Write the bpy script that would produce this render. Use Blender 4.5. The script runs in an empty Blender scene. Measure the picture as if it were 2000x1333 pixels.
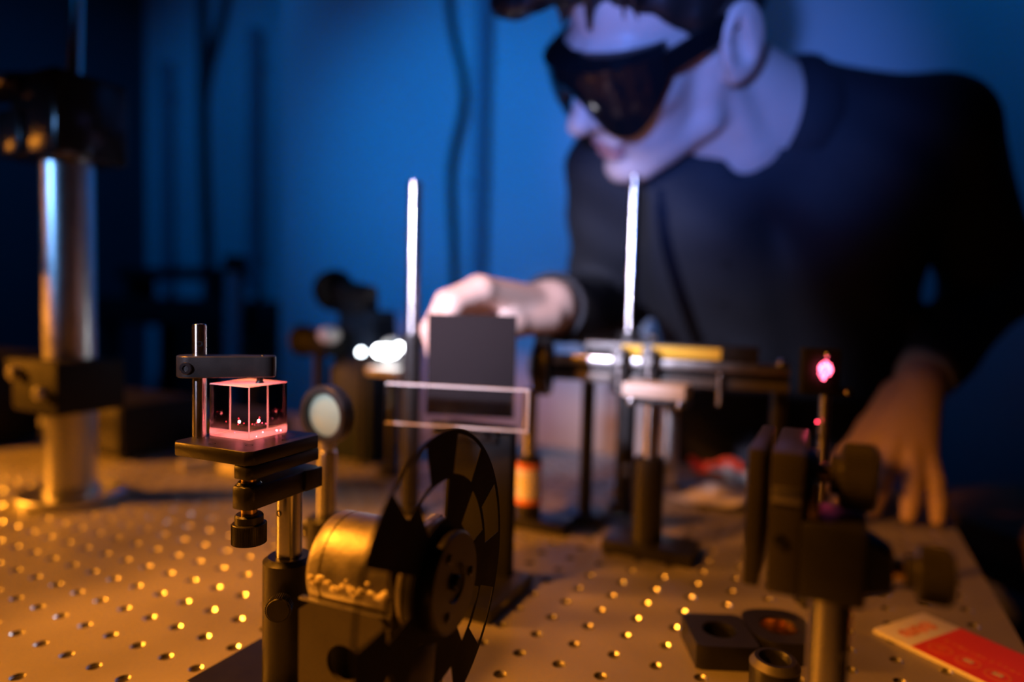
import bpy, bmesh, math, random
import numpy as np
from mathutils import Vector, Matrix

random.seed(7)
S = 0.001                      # everything below is written in millimetres
PI = math.pi
scene = bpy.context.scene
col = scene.collection

# ------------------------------------------------------------------ camera
cam_data = bpy.data.cameras.new('camera')
cam = bpy.data.objects.new('camera', cam_data)
col.objects.link(cam)
cam_data.sensor_width = 36.0
cam_data.lens = 22.97
cam_data.clip_start = 0.01
cam_data.clip_end = 50
cam_data.dof.use_dof = True
cam_data.dof.focus_distance = 0.303
cam_data.dof.aperture_fstop = 2.35
cam_data.dof.aperture_blades = 0
cam.matrix_world = (Matrix.Translation((0, 0, 0.2054))
                    @ Matrix.Rotation(PI / 2 - 0.05736, 4, 'X')
                    @ Matrix.Rotation(0.02542, 4, 'Z'))
scene.camera = cam

# ------------------------------------------------------------------ view + world
vs = scene.view_settings
vs.view_transform = 'Standard'
vs.look = 'None'
vs.exposure = -0.35
vs.gamma = 1.0
vs.use_curve_mapping = False

world = bpy.data.worlds.new('world')
scene.world = world
world.use_nodes = True
bg = world.node_tree.nodes['Background']
bg.inputs[0].default_value = (0.010, 0.025, 0.075, 1)
bg.inputs[1].default_value = 0.10


def lamp(name, kind, loc, target, color, watts, size=0.2, size_y=None, spot=60, blend=0.6):
    d = bpy.data.lights.new(name, kind)
    d.color = color
    d.energy = watts
    if kind == 'AREA':
        d.shape = 'RECTANGLE' if size_y else 'DISK'
        d.size = size
        if size_y:
            d.size_y = size_y
    else:
        d.shadow_soft_size = size
    if kind == 'SPOT':
        d.spot_size = math.radians(spot)
        d.spot_blend = blend
    o = bpy.data.objects.new(name, d)
    col.objects.link(o)
    o.location = [c * S for c in loc]
    v = Vector(target) - Vector(loc)
    o.rotation_euler = v.to_track_quat('-Z', 'Y').to_euler()
    return o


AMBER = (1.0, 0.31, 0.020)
BLUE = (0.0, 0.24, 1.0)
# unseen blue spots that light the rear wall, wall recess, and the person
lamp('blue_wall_light', 'SPOT', (-550, 250, 860), (-100, 1420, 500), BLUE, 84, 0.06, spot=52, blend=1.0)
lamp('blue_recess_light', 'SPOT', (-1250, 900, 1600), (-1050, 2000, 500), BLUE, 36, 0.10, spot=80, blend=0.8)
lamp('blue_person_light', 'SPOT', (-170, -260, 270), (190, 700, 440), (0.10, 0.24, 1.0), 74, 0.03, spot=27, blend=0.9)
# lavender-white beam from the front left onto the reaching hand
lamp('white_beam', 'SPOT', (-430, -140, 390), (-15, 575, 216), (0.76, 0.73, 1.0), 105, 0.02, spot=25, blend=1.0)
lamp('blue_column_light', 'SPOT', (-900, 100, 430), (-434, 640, 270), (0.18, 0.45, 1.0), 16, 0.04, spot=18, blend=0.8)  # added spot, brightens the left column
# added amber fill spot, its lamp unseen, above the left of the bench
lamp('amber_bench_spot', 'SPOT', (-450, 190, 620), (20, 370, 0), AMBER, 28, 0.03, spot=56, blend=0.6)
lamp('blue_side_light', 'SPOT', (800, 450, 1400), (720, 1050, 760), BLUE, 18, 0.10, spot=58, blend=0.9)  # added spot, turns the right of the rear wall blue
# ------------------------------------------------------------------ materials
MATS = {}


def mat(name, color, metallic=0.0, rough=0.5, var=0.0, scale=60.0, bump=0.0, bscale=300.0,
        emit=None, strength=0.0, trans=0.0, ior=1.5, coat=0.0, stretch=(1, 1, 1), spec=0.5):
    m = bpy.data.materials.new(name)
    m.use_nodes = True
    nt = m.node_tree
    b = nt.nodes['Principled BSDF']
    b.inputs['Base Color'].default_value = (*color, 1)
    b.inputs['Metallic'].default_value = metallic
    b.inputs['Roughness'].default_value = rough
    b.inputs['IOR'].default_value = ior
    b.inputs['Transmission Weight'].default_value = trans
    b.inputs['Coat Weight'].default_value = coat
    b.inputs['Specular IOR Level'].default_value = spec
    if emit:
        b.inputs['Emission Color'].default_value = (*emit, 1)
        b.inputs['Emission Strength'].default_value = strength
    tc = nt.nodes.new('ShaderNodeTexCoord')
    mp = nt.nodes.new('ShaderNodeMapping')
    mp.inputs['Scale'].default_value = stretch
    nt.links.new(tc.outputs['Object'], mp.inputs['Vector'])
    if var > 0:
        n = nt.nodes.new('ShaderNodeTexNoise')
        n.inputs['Scale'].default_value = scale
        n.inputs['Detail'].default_value = 4
        nt.links.new(mp.outputs[0], n.inputs['Vector'])
        r = nt.nodes.new('ShaderNodeMapRange')
        r.inputs['To Min'].default_value = 1 - var
        r.inputs['To Max'].default_value = 1 + var
        nt.links.new(n.outputs['Fac'], r.inputs['Value'])
        mx = nt.nodes.new('ShaderNodeMix')
        mx.data_type = 'RGBA'
        mx.blend_type = 'MULTIPLY'
        mx.inputs['Factor'].default_value = 1
        mx.inputs[6].default_value = (*color, 1)
        cmb = nt.nodes.new('ShaderNodeCombineColor')
        for i in range(3):
            nt.links.new(r.outputs[0], cmb.inputs[i])
        nt.links.new(cmb.outputs[0], mx.inputs[7])
        nt.links.new(mx.outputs[2], b.inputs['Base Color'])
        r2 = nt.nodes.new('ShaderNodeMapRange')
        r2.inputs['To Min'].default_value = max(0.02, rough * (1 - var))
        r2.inputs['To Max'].default_value = min(1.0, rough * (1 + var))
        nt.links.new(n.outputs['Fac'], r2.inputs['Value'])
        nt.links.new(r2.outputs[0], b.inputs['Roughness'])
    if bump > 0:
        n2 = nt.nodes.new('ShaderNodeTexNoise')
        n2.inputs['Scale'].default_value = bscale
        n2.inputs['Detail'].default_value = 3
        nt.links.new(mp.outputs[0], n2.inputs['Vector'])
        bp = nt.nodes.new('ShaderNodeBump')
        bp.inputs['Strength'].default_value = bump
        bp.inputs['Distance'].default_value = 0.001
        nt.links.new(n2.outputs['Fac'], bp.inputs['Height'])
        nt.links.new(bp.outputs[0], b.inputs['Normal'])
    MATS[name] = m
    return m


mat('hole_chamfer', (0.62, 0.60, 0.56), 1.0, 0.22, 0.1, 200)
mat('steel_table', (0.31, 0.285, 0.25), 0.15, 0.45, 0.50, 11, 0.15, 500, stretch=(1, 1, 1), spec=0.25)
mat('table_core', (0.05, 0.05, 0.055), 0.0, 0.6, 0.1, 30)
mat('black_anodised', (0.018, 0.017, 0.017), 0.0, 0.34, 0.25, 120, 0.12, 2500)
mat('black_matte', (0.010, 0.010, 0.011), 0.0, 0.7, 0.2, 90, spec=0.2)
mat('black_gloss', (0.012, 0.012, 0.014), 0.0, 0.16, 0.15, 60)
mat('bracket_paint', (0.11, 0.10, 0.09), 0.35, 0.45, 0.2, 90, 0.1, 1500)
mat('grey_anodised', (0.055, 0.050, 0.045), 0.2, 0.30, 0.2, 120, 0.1, 2000)
mat('black_card', (0.016, 0.014, 0.016), 0.0, 0.9, 0.1, 90, spec=0.08)
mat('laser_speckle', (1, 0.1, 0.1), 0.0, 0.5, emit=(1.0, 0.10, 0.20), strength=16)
mat('stainless', (0.66, 0.65, 0.64), 1.0, 0.22, 0.15, 400, 0.0, 900, stretch=(1, 1, 0.05))
sm_ = MATS['stainless'].node_tree
sb_ = sm_.nodes['Principled BSDF']
tn_ = sm_.nodes.new('ShaderNodeTangent')
tn_.direction_type = 'RADIAL'
tn_.axis = 'Z'
sm_.links.new(tn_.outputs[0], sb_.inputs['Tangent'])
sb_.inputs['Anisotropic'].default_value = 0.9
sb_.inputs['Anisotropic Rotation'].default_value = 0.25
mat('aluminium', (0.55, 0.54, 0.53), 1.0, 0.34, 0.2, 160, 0.06, 1200)
mat('motor_can', (0.46, 0.43, 0.39), 1.0, 0.48, 0.3, 110, 0.15, 600)
mat('brass', (0.70, 0.46, 0.16), 1.0, 0.25, 0.15, 200)
mat('white_plastic', (0.75, 0.73, 0.70), 0.0, 0.4, 0.05, 40)
mat('grey_plastic', (0.28, 0.28, 0.30), 0.0, 0.5, 0.1, 40)
mat('glue', (0.80, 0.70, 0.50), 0.0, 0.08, 0.1, 300, coat=1.0)
mat('paper', (0.70, 0.66, 0.58), 0.0, 0.8, 0.08, 60)
mat('card_white', (0.72, 0.70, 0.66), 0.0, 0.45, 0.04, 80)
mat('card_red', (0.78, 0.060, 0.012), 0.0, 0.40, 0.05, 80)
mat('card_orange', (0.80, 0.20, 0.03), 0.0, 0.5, 0.05, 80)
mat('label_white', (0.85, 0.80, 0.72), 0.0, 0.5, 0.03, 80)
mat('label_orange', (0.85, 0.22, 0.05), 0.0, 0.5, 0.03, 80)
mat('label_yellow', (0.80, 0.52, 0.02), 0.0, 0.5, 0.05, 80)
mat('blue_black_metal', (0.012, 0.020, 0.034), 0.0, 0.6, 0.15, 60, spec=0.2)
mat('acrylic', (0.98, 0.97, 0.95), 0.0, 0.03, ior=1.49, trans=1.0)
mat('acrylic_edge', (0.85, 0.82, 0.80), 0.0, 0.35, 0.05, 200)
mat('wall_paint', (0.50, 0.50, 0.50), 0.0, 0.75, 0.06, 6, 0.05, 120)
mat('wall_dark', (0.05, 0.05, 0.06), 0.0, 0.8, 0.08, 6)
mat('pipe_paint', (0.20, 0.21, 0.24), 0.0, 0.7, 0.08, 6)
mat('floor_vinyl', (0.10, 0.09, 0.08), 0.0, 0.55, 0.2, 8)
mat('ceiling_paint', (0.06, 0.06, 0.06), 0.0, 0.8, 0.05, 6)
mat('skin', (0.62, 0.44, 0.38), 0.0, 0.5, 0.08, 60, 0.05, 600)
mat('lip_skin', (0.50, 0.22, 0.20), 0.0, 0.4, 0.05, 60)
mat('hair', (0.012, 0.010, 0.010), 0.0, 0.35, 0.3, 200, 0.4, 400, stretch=(1, 1, 0.2))
mat('shirt_cloth', (0.007, 0.009, 0.016), 0.0, 0.85, 0.3, 300, 0.3, 900)
mat('shirt_lining', (0.32, 0.32, 0.34), 0.0, 0.85, 0.1, 300)
mat('trouser_cloth', (0.03, 0.03, 0.04), 0.0, 0.9, 0.2, 300)
mat('goggle_plastic', (0.005, 0.006, 0.008), 0.0, 0.10, 0.1, 60, spec=0.3)
mat('brown_vinyl', (0.30, 0.17, 0.08), 0.0, 0.6, 0.2, 30)
mat('cable_rubber', (0.010, 0.011, 0.013), 0.0, 0.6, 0.1, 60)
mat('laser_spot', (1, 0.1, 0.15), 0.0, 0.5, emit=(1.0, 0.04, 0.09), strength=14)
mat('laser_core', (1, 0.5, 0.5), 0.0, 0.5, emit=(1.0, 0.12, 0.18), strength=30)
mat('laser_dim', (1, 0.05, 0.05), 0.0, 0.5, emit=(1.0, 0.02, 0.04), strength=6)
mat('led_white', (1, 1, 1), 0.0, 0.5, emit=(0.92, 0.96, 1.0), strength=30)
mat('led_small', (1, 1, 1), 0.0, 0.5, emit=(0.80, 0.92, 1.0), strength=20)


def glass_mat(name, color=(1, 1, 1), rough=0.0, ior=1.5):
    m = bpy.data.materials.new(name)
    m.use_nodes = True
    nt = m.node_tree
    nt.nodes.remove(nt.nodes['Principled BSDF'])
    g = nt.nodes.new('ShaderNodeBsdfGlass')
    g.inputs['Color'].default_value = (*color, 1)
    g.inputs['Roughness'].default_value = rough
    g.inputs['IOR'].default_value = ior
    nt.links.new(g.outputs[0], nt.nodes['Material Output'].inputs[0])
    MATS[name] = m


glass_mat('cube_glass', (0.97, 0.96, 0.96), 0.0, 1.52)


def frosted_mat(name, color, tfac):
    m = bpy.data.materials.new(name)
    m.use_nodes = True
    nt = m.node_tree
    nt.nodes.remove(nt.nodes['Principled BSDF'])
    a = nt.nodes.new('ShaderNodeBsdfTranslucent')
    b = nt.nodes.new('ShaderNodeBsdfDiffuse')
    a.inputs[0].default_value = (*color, 1)
    b.inputs[0].default_value = (*color, 1)
    mx = nt.nodes.new('ShaderNodeMixShader')
    mx.inputs[0].default_value = tfac
    nt.links.new(b.outputs[0], mx.inputs[1])
    nt.links.new(a.outputs[0], mx.inputs[2])
    nt.links.new(mx.outputs[0], nt.nodes['Material Output'].inputs[0])
    MATS[name] = m


frosted_mat('cube_ground', (0.92, 0.88, 0.86), 0.5)


def coated_mat(name, tint, refl, diffuse_mix):
    m = bpy.data.materials.new(name)
    m.use_nodes = True
    nt = m.node_tree
    nt.nodes.remove(nt.nodes['Principled BSDF'])
    a = nt.nodes.new('ShaderNodeBsdfGlass')
    a.inputs['IOR'].default_value = 1.5
    b = nt.nodes.new('ShaderNodeBsdfGlossy')
    b.inputs['Color'].default_value = (*tint, 1)
    b.inputs['Roughness'].default_value = 0.12
    c = nt.nodes.new('ShaderNodeBsdfTranslucent')
    c.inputs[0].default_value = (*tint, 1)
    e = nt.nodes.new('ShaderNodeBsdfDiffuse')
    e.inputs[0].default_value = (*tint, 1)
    ad = nt.nodes.new('ShaderNodeMixShader')
    nt.links.new(c.outputs[0], ad.inputs[1])
    nt.links.new(e.outputs[0], ad.inputs[2])
    mx = nt.nodes.new('ShaderNodeMixShader')
    mx.inputs[0].default_value = refl
    nt.links.new(a.outputs[0], mx.inputs[1])
    nt.links.new(b.outputs[0], mx.inputs[2])
    m2 = nt.nodes.new('ShaderNodeMixShader')
    m2.inputs[0].default_value = diffuse_mix
    nt.links.new(mx.outputs[0], m2.inputs[1])
    nt.links.new(ad.outputs[0], m2.inputs[2])
    nt.links.new(m2.outputs[0], nt.nodes['Material Output'].inputs[0])
    MATS[name] = m


coated_mat('lens_coat_sheen', (0.70, 0.92, 0.74), 0.4, 0.55)  # pale green diffuse share painted in for the lens's bright reflection
coated_mat('lens_blue', (0.70, 0.88, 1.0), 0.3, 0.35)

# ------------------------------------------------------------------ mesh helpers (mm)


class MB:
    """collects shapes in millimetres and links them as ONE mesh object"""

    def __init__(self):
        self.bm = bmesh.new()

    def _add(self, tmp, M=None):
        if M is not None:
            tmp.transform(M)
        me = bpy.data.meshes.new('tmp')
        tmp.to_mesh(me)
        tmp.free()
        self.bm.from_mesh(me)
        bpy.data.meshes.remove(me)
        return self

    def box(self, c, s, bev=0.0, rz=0.0, M=None):
        t = bmesh.new()
        bmesh.ops.create_cube(t, size=1)
        t.transform(Matrix.Diagonal((*s, 1)))
        if bev > 0:
            bmesh.ops.bevel(t, geom=t.edges[:], offset=bev, segments=2, profile=0.5, affect='EDGES')
        X = Matrix.Translation(c) @ Matrix.Rotation(rz, 4, 'Z')
        return self._add(t, (M @ X) if M is not None else X)

    def lathe(self, prof, origin=(0, 0, 0), axis=(0, 0, 1), seg=40, M=None):
        """prof: list of (radius, height) from bottom to top; ends are capped if radius > 0"""
        t = bmesh.new()
        rings = []
        for r, z in prof:
            if r < 1e-6:
                rings.append([t.verts.new((0, 0, z))])
            else:
                rings.append([t.verts.new((r * math.cos(2 * PI * i / seg), r * math.sin(2 * PI * i / seg), z)) for i in range(seg)])
        for a, b in zip(rings, rings[1:]):
            if len(a) == 1 and len(b) == 1:
                continue
            for i in range(seg):
                j = (i + 1) % seg
                if len(a) == 1:
                    t.faces.new((a[0], b[j], b[i]))
                elif len(b) == 1:
                    t.faces.new((a[i], a[j], b[0]))
                else:
                    t.faces.new((a[i], a[j], b[j], b[i]))
        if len(rings[0]) > 1:
            t.faces.new(rings[0][::-1])
        if len(rings[-1]) > 1:
            t.faces.new(rings[-1])
        q = Vector((0, 0, 1)).rotation_difference(Vector(axis).normalized())
        X = Matrix.Translation(origin) @ q.to_matrix().to_4x4()
        return self._add(t, (M @ X) if M is not None else X)

    def ring(self, prof, origin=(0, 0, 0), axis=(0, 0, 1), seg=48):
        """closed profile revolved (annular solid)"""
        t = bmesh.new()
        rings = [[t.verts.new((r * math.cos(2 * PI * i / seg), r * math.sin(2 * PI * i / seg), z)) for i in range(seg)] for r, z in prof]
        n = len(rings)
        for k in range(n):
            a, b = rings[k], rings[(k + 1) % n]
            for i in range(seg):
                j = (i + 1) % seg
                t.faces.new((a[i], a[j], b[j], b[i]))
        bmesh.ops.recalc_face_normals(t, faces=t.faces[:])
        q = Vector((0, 0, 1)).rotation_difference(Vector(axis).normalized())
        return self._add(t, Matrix.Translation(origin) @ q.to_matrix().to_4x4())

    def cyl(self, p0, p1, r0, r1=None, seg=32, bev=0.0):
        r1 = r0 if r1 is None else r1
        p0, p1 = Vector(p0), Vector(p1)
        L = (p1 - p0).length
        if bev > 0:
            prof = [(r0 - bev, 0), (r0, bev), (r1, L - bev), (r1 - bev, L)]
        else:
            prof = [(r0, 0), (r1, L)]
        return self.lathe(prof, p0, p1 - p0, seg)

    def sphere(self, c, r, sc=(1, 1, 1), seg=20):
        t = bmesh.new()
        bmesh.ops.create_uvsphere(t, u_segments=seg, v_segments=max(6, seg // 2), radius=r)
        t.transform(Matrix.Diagonal((*sc, 1)))
        return self._add(t, Matrix.Translation(c))

    def prism(self, poly, z0, z1, bev=0.0, M=None):
        t = bmesh.new()
        lo = [t.verts.new((x, y, z0)) for x, y in poly]
        hi = [t.verts.new((x, y, z1)) for x, y in poly]
        n = len(poly)
        t.faces.new(lo[::-1])
        t.faces.new(hi)
        for i in range(n):
            j = (i + 1) % n
            t.faces.new((lo[i], lo[j], hi[j], hi[i]))
        bmesh.ops.recalc_face_normals(t, faces=t.faces[:])
        if bev > 0:
            bmesh.ops.bevel(t, geom=t.edges[:], offset=bev, segments=1, affect='EDGES')
        return self._add(t, M)

    def plate_hole(self, outer, inner, z0, z1, M=None):
        """plate between two polygons with equal vertex counts"""
        t = bmesh.new()
        n = len(outer)
        v = [[t.verts.new((x, y, z)) for x, y in p] for z in (z0, z1) for p in (outer, inner)]
        ol, il, oh, ih = v
        for i in range(n):
            j = (i + 1) % n
            t.faces.new((oh[i], oh[j], ih[j], ih[i]))
            t.faces.new((ol[j], ol[i], il[i], il[j]))
            t.faces.new((ol[i], ol[j], oh[j], oh[i]))
            t.faces.new((il[j], il[i], ih[i], ih[j]))
        bmesh.ops.recalc_face_normals(t, faces=t.faces[:])
        return self._add(t, M)

    def tube(self, pts, r, seg=10):
        t = bmesh.new()
        pts = [Vector(p) for p in pts]
        rs = r if isinstance(r, (list, tuple)) else [r] * len(pts)
        prev = None
        up = Vector((0, 0, 1))
        for i, p in enumerate(pts):
            d = (pts[min(i + 1, len(pts) - 1)] - pts[max(i - 1, 0)]).normalized()
            if abs(d.dot(up)) > 0.95:
                up = Vector((0, 1, 0)) if abs(d.y) < 0.9 else Vector((1, 0, 0))
            a = d.cross(up).normalized()
            b = a.cross(d).normalized()
            up = b
            ring = [t.verts.new(p + (a * math.cos(2 * PI * k / seg) + b * math.sin(2 * PI * k / seg)) * rs[i]) for k in range(seg)]
            if prev:
                for k in range(seg):
                    m = (k + 1) % seg
                    t.faces.new((prev[k], prev[m], ring[m], ring[k]))
            else:
                t.faces.new(ring[::-1])
            prev = ring
        t.faces.new(prev)
        bmesh.ops.recalc_face_normals(t, faces=t.faces[:])
        return self._add(t)

    def build(self, name, material, parent=None, sharp=35, label=None, loc=None, rotz=0.0):
        bm = self.bm
        bm.transform(Matrix.Scale(S, 4))
        lim = math.radians(sharp)
        for f in bm.faces:
            f.smooth = True
        for e in bm.edges:
            if len(e.link_faces) == 2 and e.calc_face_angle(0) > lim:
                e.smooth = False
        me = bpy.data.meshes.new(name)
        bm.to_mesh(me)
        bm.free()
        me.materials.append(MATS[material])
        o = bpy.data.objects.new(name, me)
        col.objects.link(o)
        if parent:
            o.parent = parent
        if label:
            o['label'] = label
        if loc:
            o.location = [c * S for c in loc]
        o.rotation_euler = (0, 0, rotz)
        return o


def thing(name, label, cat, loc=(0, 0, 0), rotz=0.0, group=None):
    o = bpy.data.objects.new(name, None)
    col.objects.link(o)
    o.location = [c * S for c in loc]
    o.rotation_euler = (0, 0, rotz)
    o['label'] = label
    o['category'] = cat
    if group:
        o['group'] = group
    o.empty_display_size = 0.01
    return o


def tag(o, label, cat, group=None):
    o['label'] = label
    o['category'] = cat
    if group:
        o['group'] = group
    return o


def struct(o):
    o['kind'] = 'structure'
    return o


def knurl(mb, p0, axis, r, L, n=48, depth=0.35):
    """knurled knob: toothed cylinder"""
    prof = []
    for i in range(n * 2):
        a = 2 * PI * i / (n * 2)
        rr = r if i % 2 == 0 else r - depth
        prof.append((rr * math.cos(a), rr * math.sin(a)))
    q = Vector((0, 0, 1)).rotation_difference(Vector(axis).normalized())
    mb.prism(prof, 0, L, 0, Matrix.Translation(p0) @ q.to_matrix().to_4x4())


def circle(r, n, c=(0, 0), a0=0.0):
    return [(c[0] + r * math.cos(a0 + 2 * PI * i / n), c[1] + r * math.sin(a0 + 2 * PI * i / n)) for i in range(n)]


def rect_ring(hw, hh, n):
    """n points on a rectangle outline, angularly matched to circle(...)"""
    out = []
    for i in range(n):
        a = 2 * PI * i / n
        c, s = math.cos(a), math.sin(a)
        k = min(hw / abs(c) if abs(c) > 1e-9 else 1e9, hh / abs(s) if abs(s) > 1e-9 else 1e9)
        out.append((c * k, s * k))
    return out


YAW = -0.45265                                        # the table's hole rows run at this angle
UX = Vector((math.cos(YAW), math.sin(YAW), 0))        # along the rows
VX = Vector((-math.sin(YAW), math.cos(YAW), 0))       # away from the camera
FLOOR = -900.0


def uv_to_xy(a, b):
    p = UX * a + VX * b
    return p.x, p.y


# ================================================================== ROOM
mb = MB(); mb.box((0, 0, FLOOR - 20), (6000, 6000, 40)); struct(mb.build('floor', 'floor_vinyl'))
mb = MB(); mb.box((0, 0, 1820), (6000, 6000, 40)); struct(mb.build('ceiling', 'ceiling_paint'))
# rear wall: parallel to the hole rows; a nearer pale pier on the right, a darker recess on the left
RECESS_A = -1275.0
mb = MB(); mb.box((RECESS_A + 1700, 1280, 450), (3400, 60, 2700), 4); struct(mb.build('wall_back', 'wall_paint', rotz=YAW))
mb = MB(); mb.box((RECESS_A - 900, 1680, 450), (2400, 60, 2700)); struct(mb.build('wall_recess', 'wall_paint', rotz=YAW))
mb = MB(); mb.box((RECESS_A + 30, 1480, 450), (60, 340, 2700)); struct(mb.build('wall_return', 'wall_paint', rotz=YAW))
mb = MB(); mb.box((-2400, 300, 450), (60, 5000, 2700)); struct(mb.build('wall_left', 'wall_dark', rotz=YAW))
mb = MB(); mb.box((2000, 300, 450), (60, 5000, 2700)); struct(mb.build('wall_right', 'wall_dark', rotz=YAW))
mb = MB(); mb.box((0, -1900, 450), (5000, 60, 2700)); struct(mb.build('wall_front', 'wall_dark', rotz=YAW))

# ================================================================== OPTICAL TABLE
A0, A1, B0, B1 = -1111.8, 118.0, -120.0, 864.0
tab = thing('optical_table', 'steel optical table top drilled with a square grid of threaded holes', 'table', (0, 0, FLOOR), YAW)


def table_top():
    pitch, n = 25.0, 16
    ua = [(-5.3 + pitch * k) for k in range(-44, 5)]
    vb = [(14.8 + pitch * k) for k in range(-1, 34)]
    prof = [(3.9, 0.0), (3.0, -1.1), (3.0, -9.0)]
    # square outline points matched to 16 angles
    sqp = rect_ring(12.5, 12.5, n)
    cell_v, cell_f = [], []
    for x_, y_ in sqp:
        cell_v.append((x_, y_, 0))
    for r, z in prof:
        cell_v += [(r * math.cos(2 * PI * i / n), r * math.sin(2 * PI * i / n), z) for i in range(n)]
    for k in range(3):
        for i in range(n):
            j = (i + 1) % n
            cell_f.append((k * n + i, k * n + j, (k + 1) * n + j, (k + 1) * n + i))
    cv = np.array(cell_v)
    nv = len(cv)
    V, Fc = [], []
    for i, a in enumerate(ua):
        for j, b in enumerate(vb):
            o = len(V) * nv
            V.append(cv + [a, b, 0])
            Fc += [tuple(o + q for q in f) for f in cell_f]
            Fc.append(tuple(o + 3 * n + q for q in range(n)))
    V = np.concatenate(V)
    base = len(V)
    lo_a, hi_a, lo_b, hi_b = ua[0] - 12.5, ua[-1] + 12.5, vb[0] - 12.5, vb[-1] + 12.5
    ext = [(A0, B0), (A1, B0), (A1, B1), (A0, B1)]
    inn = [(lo_a, lo_b), (hi_a, lo_b), (hi_a, hi_b), (lo_a, hi_b)]
    X = [(p[0], p[1], 0) for p in ext + inn] + [(p[0], p[1], -5) for p in ext]
    for k in range(4):
        m = (k + 1) % 4
        Fc.append((base + k, base + m, base + 4 + m, base + 4 + k))
        Fc.append((base + 8 + k, base + 8 + m, base + m, base + k))
    V = np.concatenate([V, np.array(X)])
    V[:, 2] += -FLOOR
    me = bpy.data.meshes.new('table_top')
    me.from_pydata((V * S).tolist(), [], Fc)
    me.materials.append(MATS['steel_table'])
    me.materials.append(MATS['hole_chamfer'])
    mi_ = np.zeros(len(Fc), np.int32)
    k_ = np.arange(len(ua) * len(vb) * (3 * n + 1)) % (3 * n + 1)
    mi_[:len(k_)][(k_ >= n) & (k_ < 2 * n)] = 1
    me.polygons.foreach_set('material_index', mi_)
    o = bpy.data.objects.new('table_top', me)
    col.objects.link(o)
    o.parent = tab
    return o


table_top()
ca, cb = (A0 + A1) / 2, (B0 + B1) / 2
mb = MB(); mb.box((ca, cb, -FLOOR - 65), (A1 - A0 - 2, B1 - B0 - 2, 100), 2); mb.build('table_core', 'table_core', tab)
for sa in (A0 + 120, A1 - 120):
    for sb in (B0 + 120, B1 - 120):
        mb = MB(); mb.box((sa, sb, 393), (90, 90, 785), 4); mb.build('leg', 'table_core', tab)

# ================================================================== UNSEEN AMBER LAMP, HOODED TO CUT ITS LIGHT OFF
bl = thing('unseen_lamp', 'unseen amber lamp beyond the left end of the table, hood added to cut its light off', 'lamp', (-1300, 480, FLOOR), 0.02)
LH = 420 - FLOOR
TILT = Matrix.Translation((0, 0, LH)) @ Matrix.Rotation(math.radians(24), 4, 'Y')
mb = MB(); mb.box((60, 0, 30), (180, 230, 4), 0.5, 0, TILT); mb.box((60, 0, -30), (180, 230, 4), 0.5, 0, TILT); mb.box((60, 115, 0), (180, 4, 64), 0.5, 0, TILT); mb.box((60, -115, 0), (180, 4, 64), 0.5, 0, TILT); mb.box((-30, 0, 0), (4, 230, 64), 0.5, 0, TILT)
mb.build('cutoff_hood', 'black_matte', bl)  # plates added to cut the amber light off above and below
mb = MB(); mb.tube([(-30, 0, LH), (-80, 0, LH - 10), (-100, 0, LH - 80), (-100, 0, 8)], 12, 14); mb.build('lamp_pole', 'black_matte', bl)
mb = MB(); mb.lathe([(150, 0), (150, 14), (130, 20), (12, 24)], (-100, 0, 0), seg=40); mb.build('lamp_base', 'black_matte', bl)
bd = bpy.data.lights.new('amber_bulb', 'AREA')
bd.shape = 'RECTANGLE'; bd.size = 0.16; bd.size_y = 0.012; bd.color = AMBER; bd.energy = 34.0
bo_ = bpy.data.objects.new('amber_bulb', bd); col.objects.link(bo_); bo_.parent = bl
MB_ = TILT @ Matrix.Translation((-20, 0, 0)) @ Matrix.Rotation(-PI / 2, 4, 'Y') @ Matrix.Rotation(PI / 2, 4, 'Z')
MB_.translation = MB_.translation * S
bo_.matrix_local = MB_

# ================================================================== shared optics hardware


def post_parts(parent, x, y, z0, z1, r=6.35, material='stainless', hole_dir=None):
    mb = MB(); mb.cyl((x, y, z0), (x, y, z1), r, seg=40, bev=0.6); p = mb.build('post', material, parent)
    if hole_dir:
        d = Vector(hole_dir).normalized()
        zc = z1 - 14
        mb = MB(); mb.lathe([(1.7, 0), (1.7, 0.25), (1.2, 0.3), (0.9, -0.6)], Vector((x, y, zc)) + d * (r - 0.05), d, 20)
        mb.build('cross_hole', 'black_anodised', p)
    return p


def holder_parts(parent, x, y, z1, r=12.7, screw_dir=None, zs=None, z0=0, bore=6.6):
    mb = MB()
    mb.ring([(r, z0), (r, z1 - 2.2), (r - 2.6, z1), (bore, z1), (bore, z0)], (x, y, 0), seg=56)
    h = mb.build('post_holder', 'black_anodised', parent)
    if screw_dir:
        d = Vector(screw_dir).normalized()
        zs = zs if zs is not None else z1 - 14
        p = Vector((x, y, zs))
        mb = MB()
        mb.cyl(p + d * (r - 0.5), p + d * (r + 3.5), 3.0, seg=20)
        knurl(mb, p + d * (r + 3.5), d, 6.2, 5.5, 40)
        mb.lathe([(5.7, 0), (5.2, 0.5)], p + d * (r + 9), d, 32)
        mb.build('thumbscrew', 'black_anodised', h)
    return h


# ================================================================== GLASS CUBE ON ITS PLATFORM
ray = Vector((-124.5, 309, 0)).normalized()          # direction of the cube's near edge
perp = Vector((ray.y, -ray.x, 0))
MZ = math.atan2(ray.y, ray.x) - PI / 4                # square turned with one corner to the near side
cc = Vector((-124.5, 309, 0)) + ray * 18.4            # cube centre
PTOP = 136.4
mount = thing('kinematic_platform', 'black kinematic platform mount on a steel post holding the glass cube', 'platform mount', (0, 0, 0))

pc = Vector((-115.5, 287, 0)) + ray * 33.0             # plate centre


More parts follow.
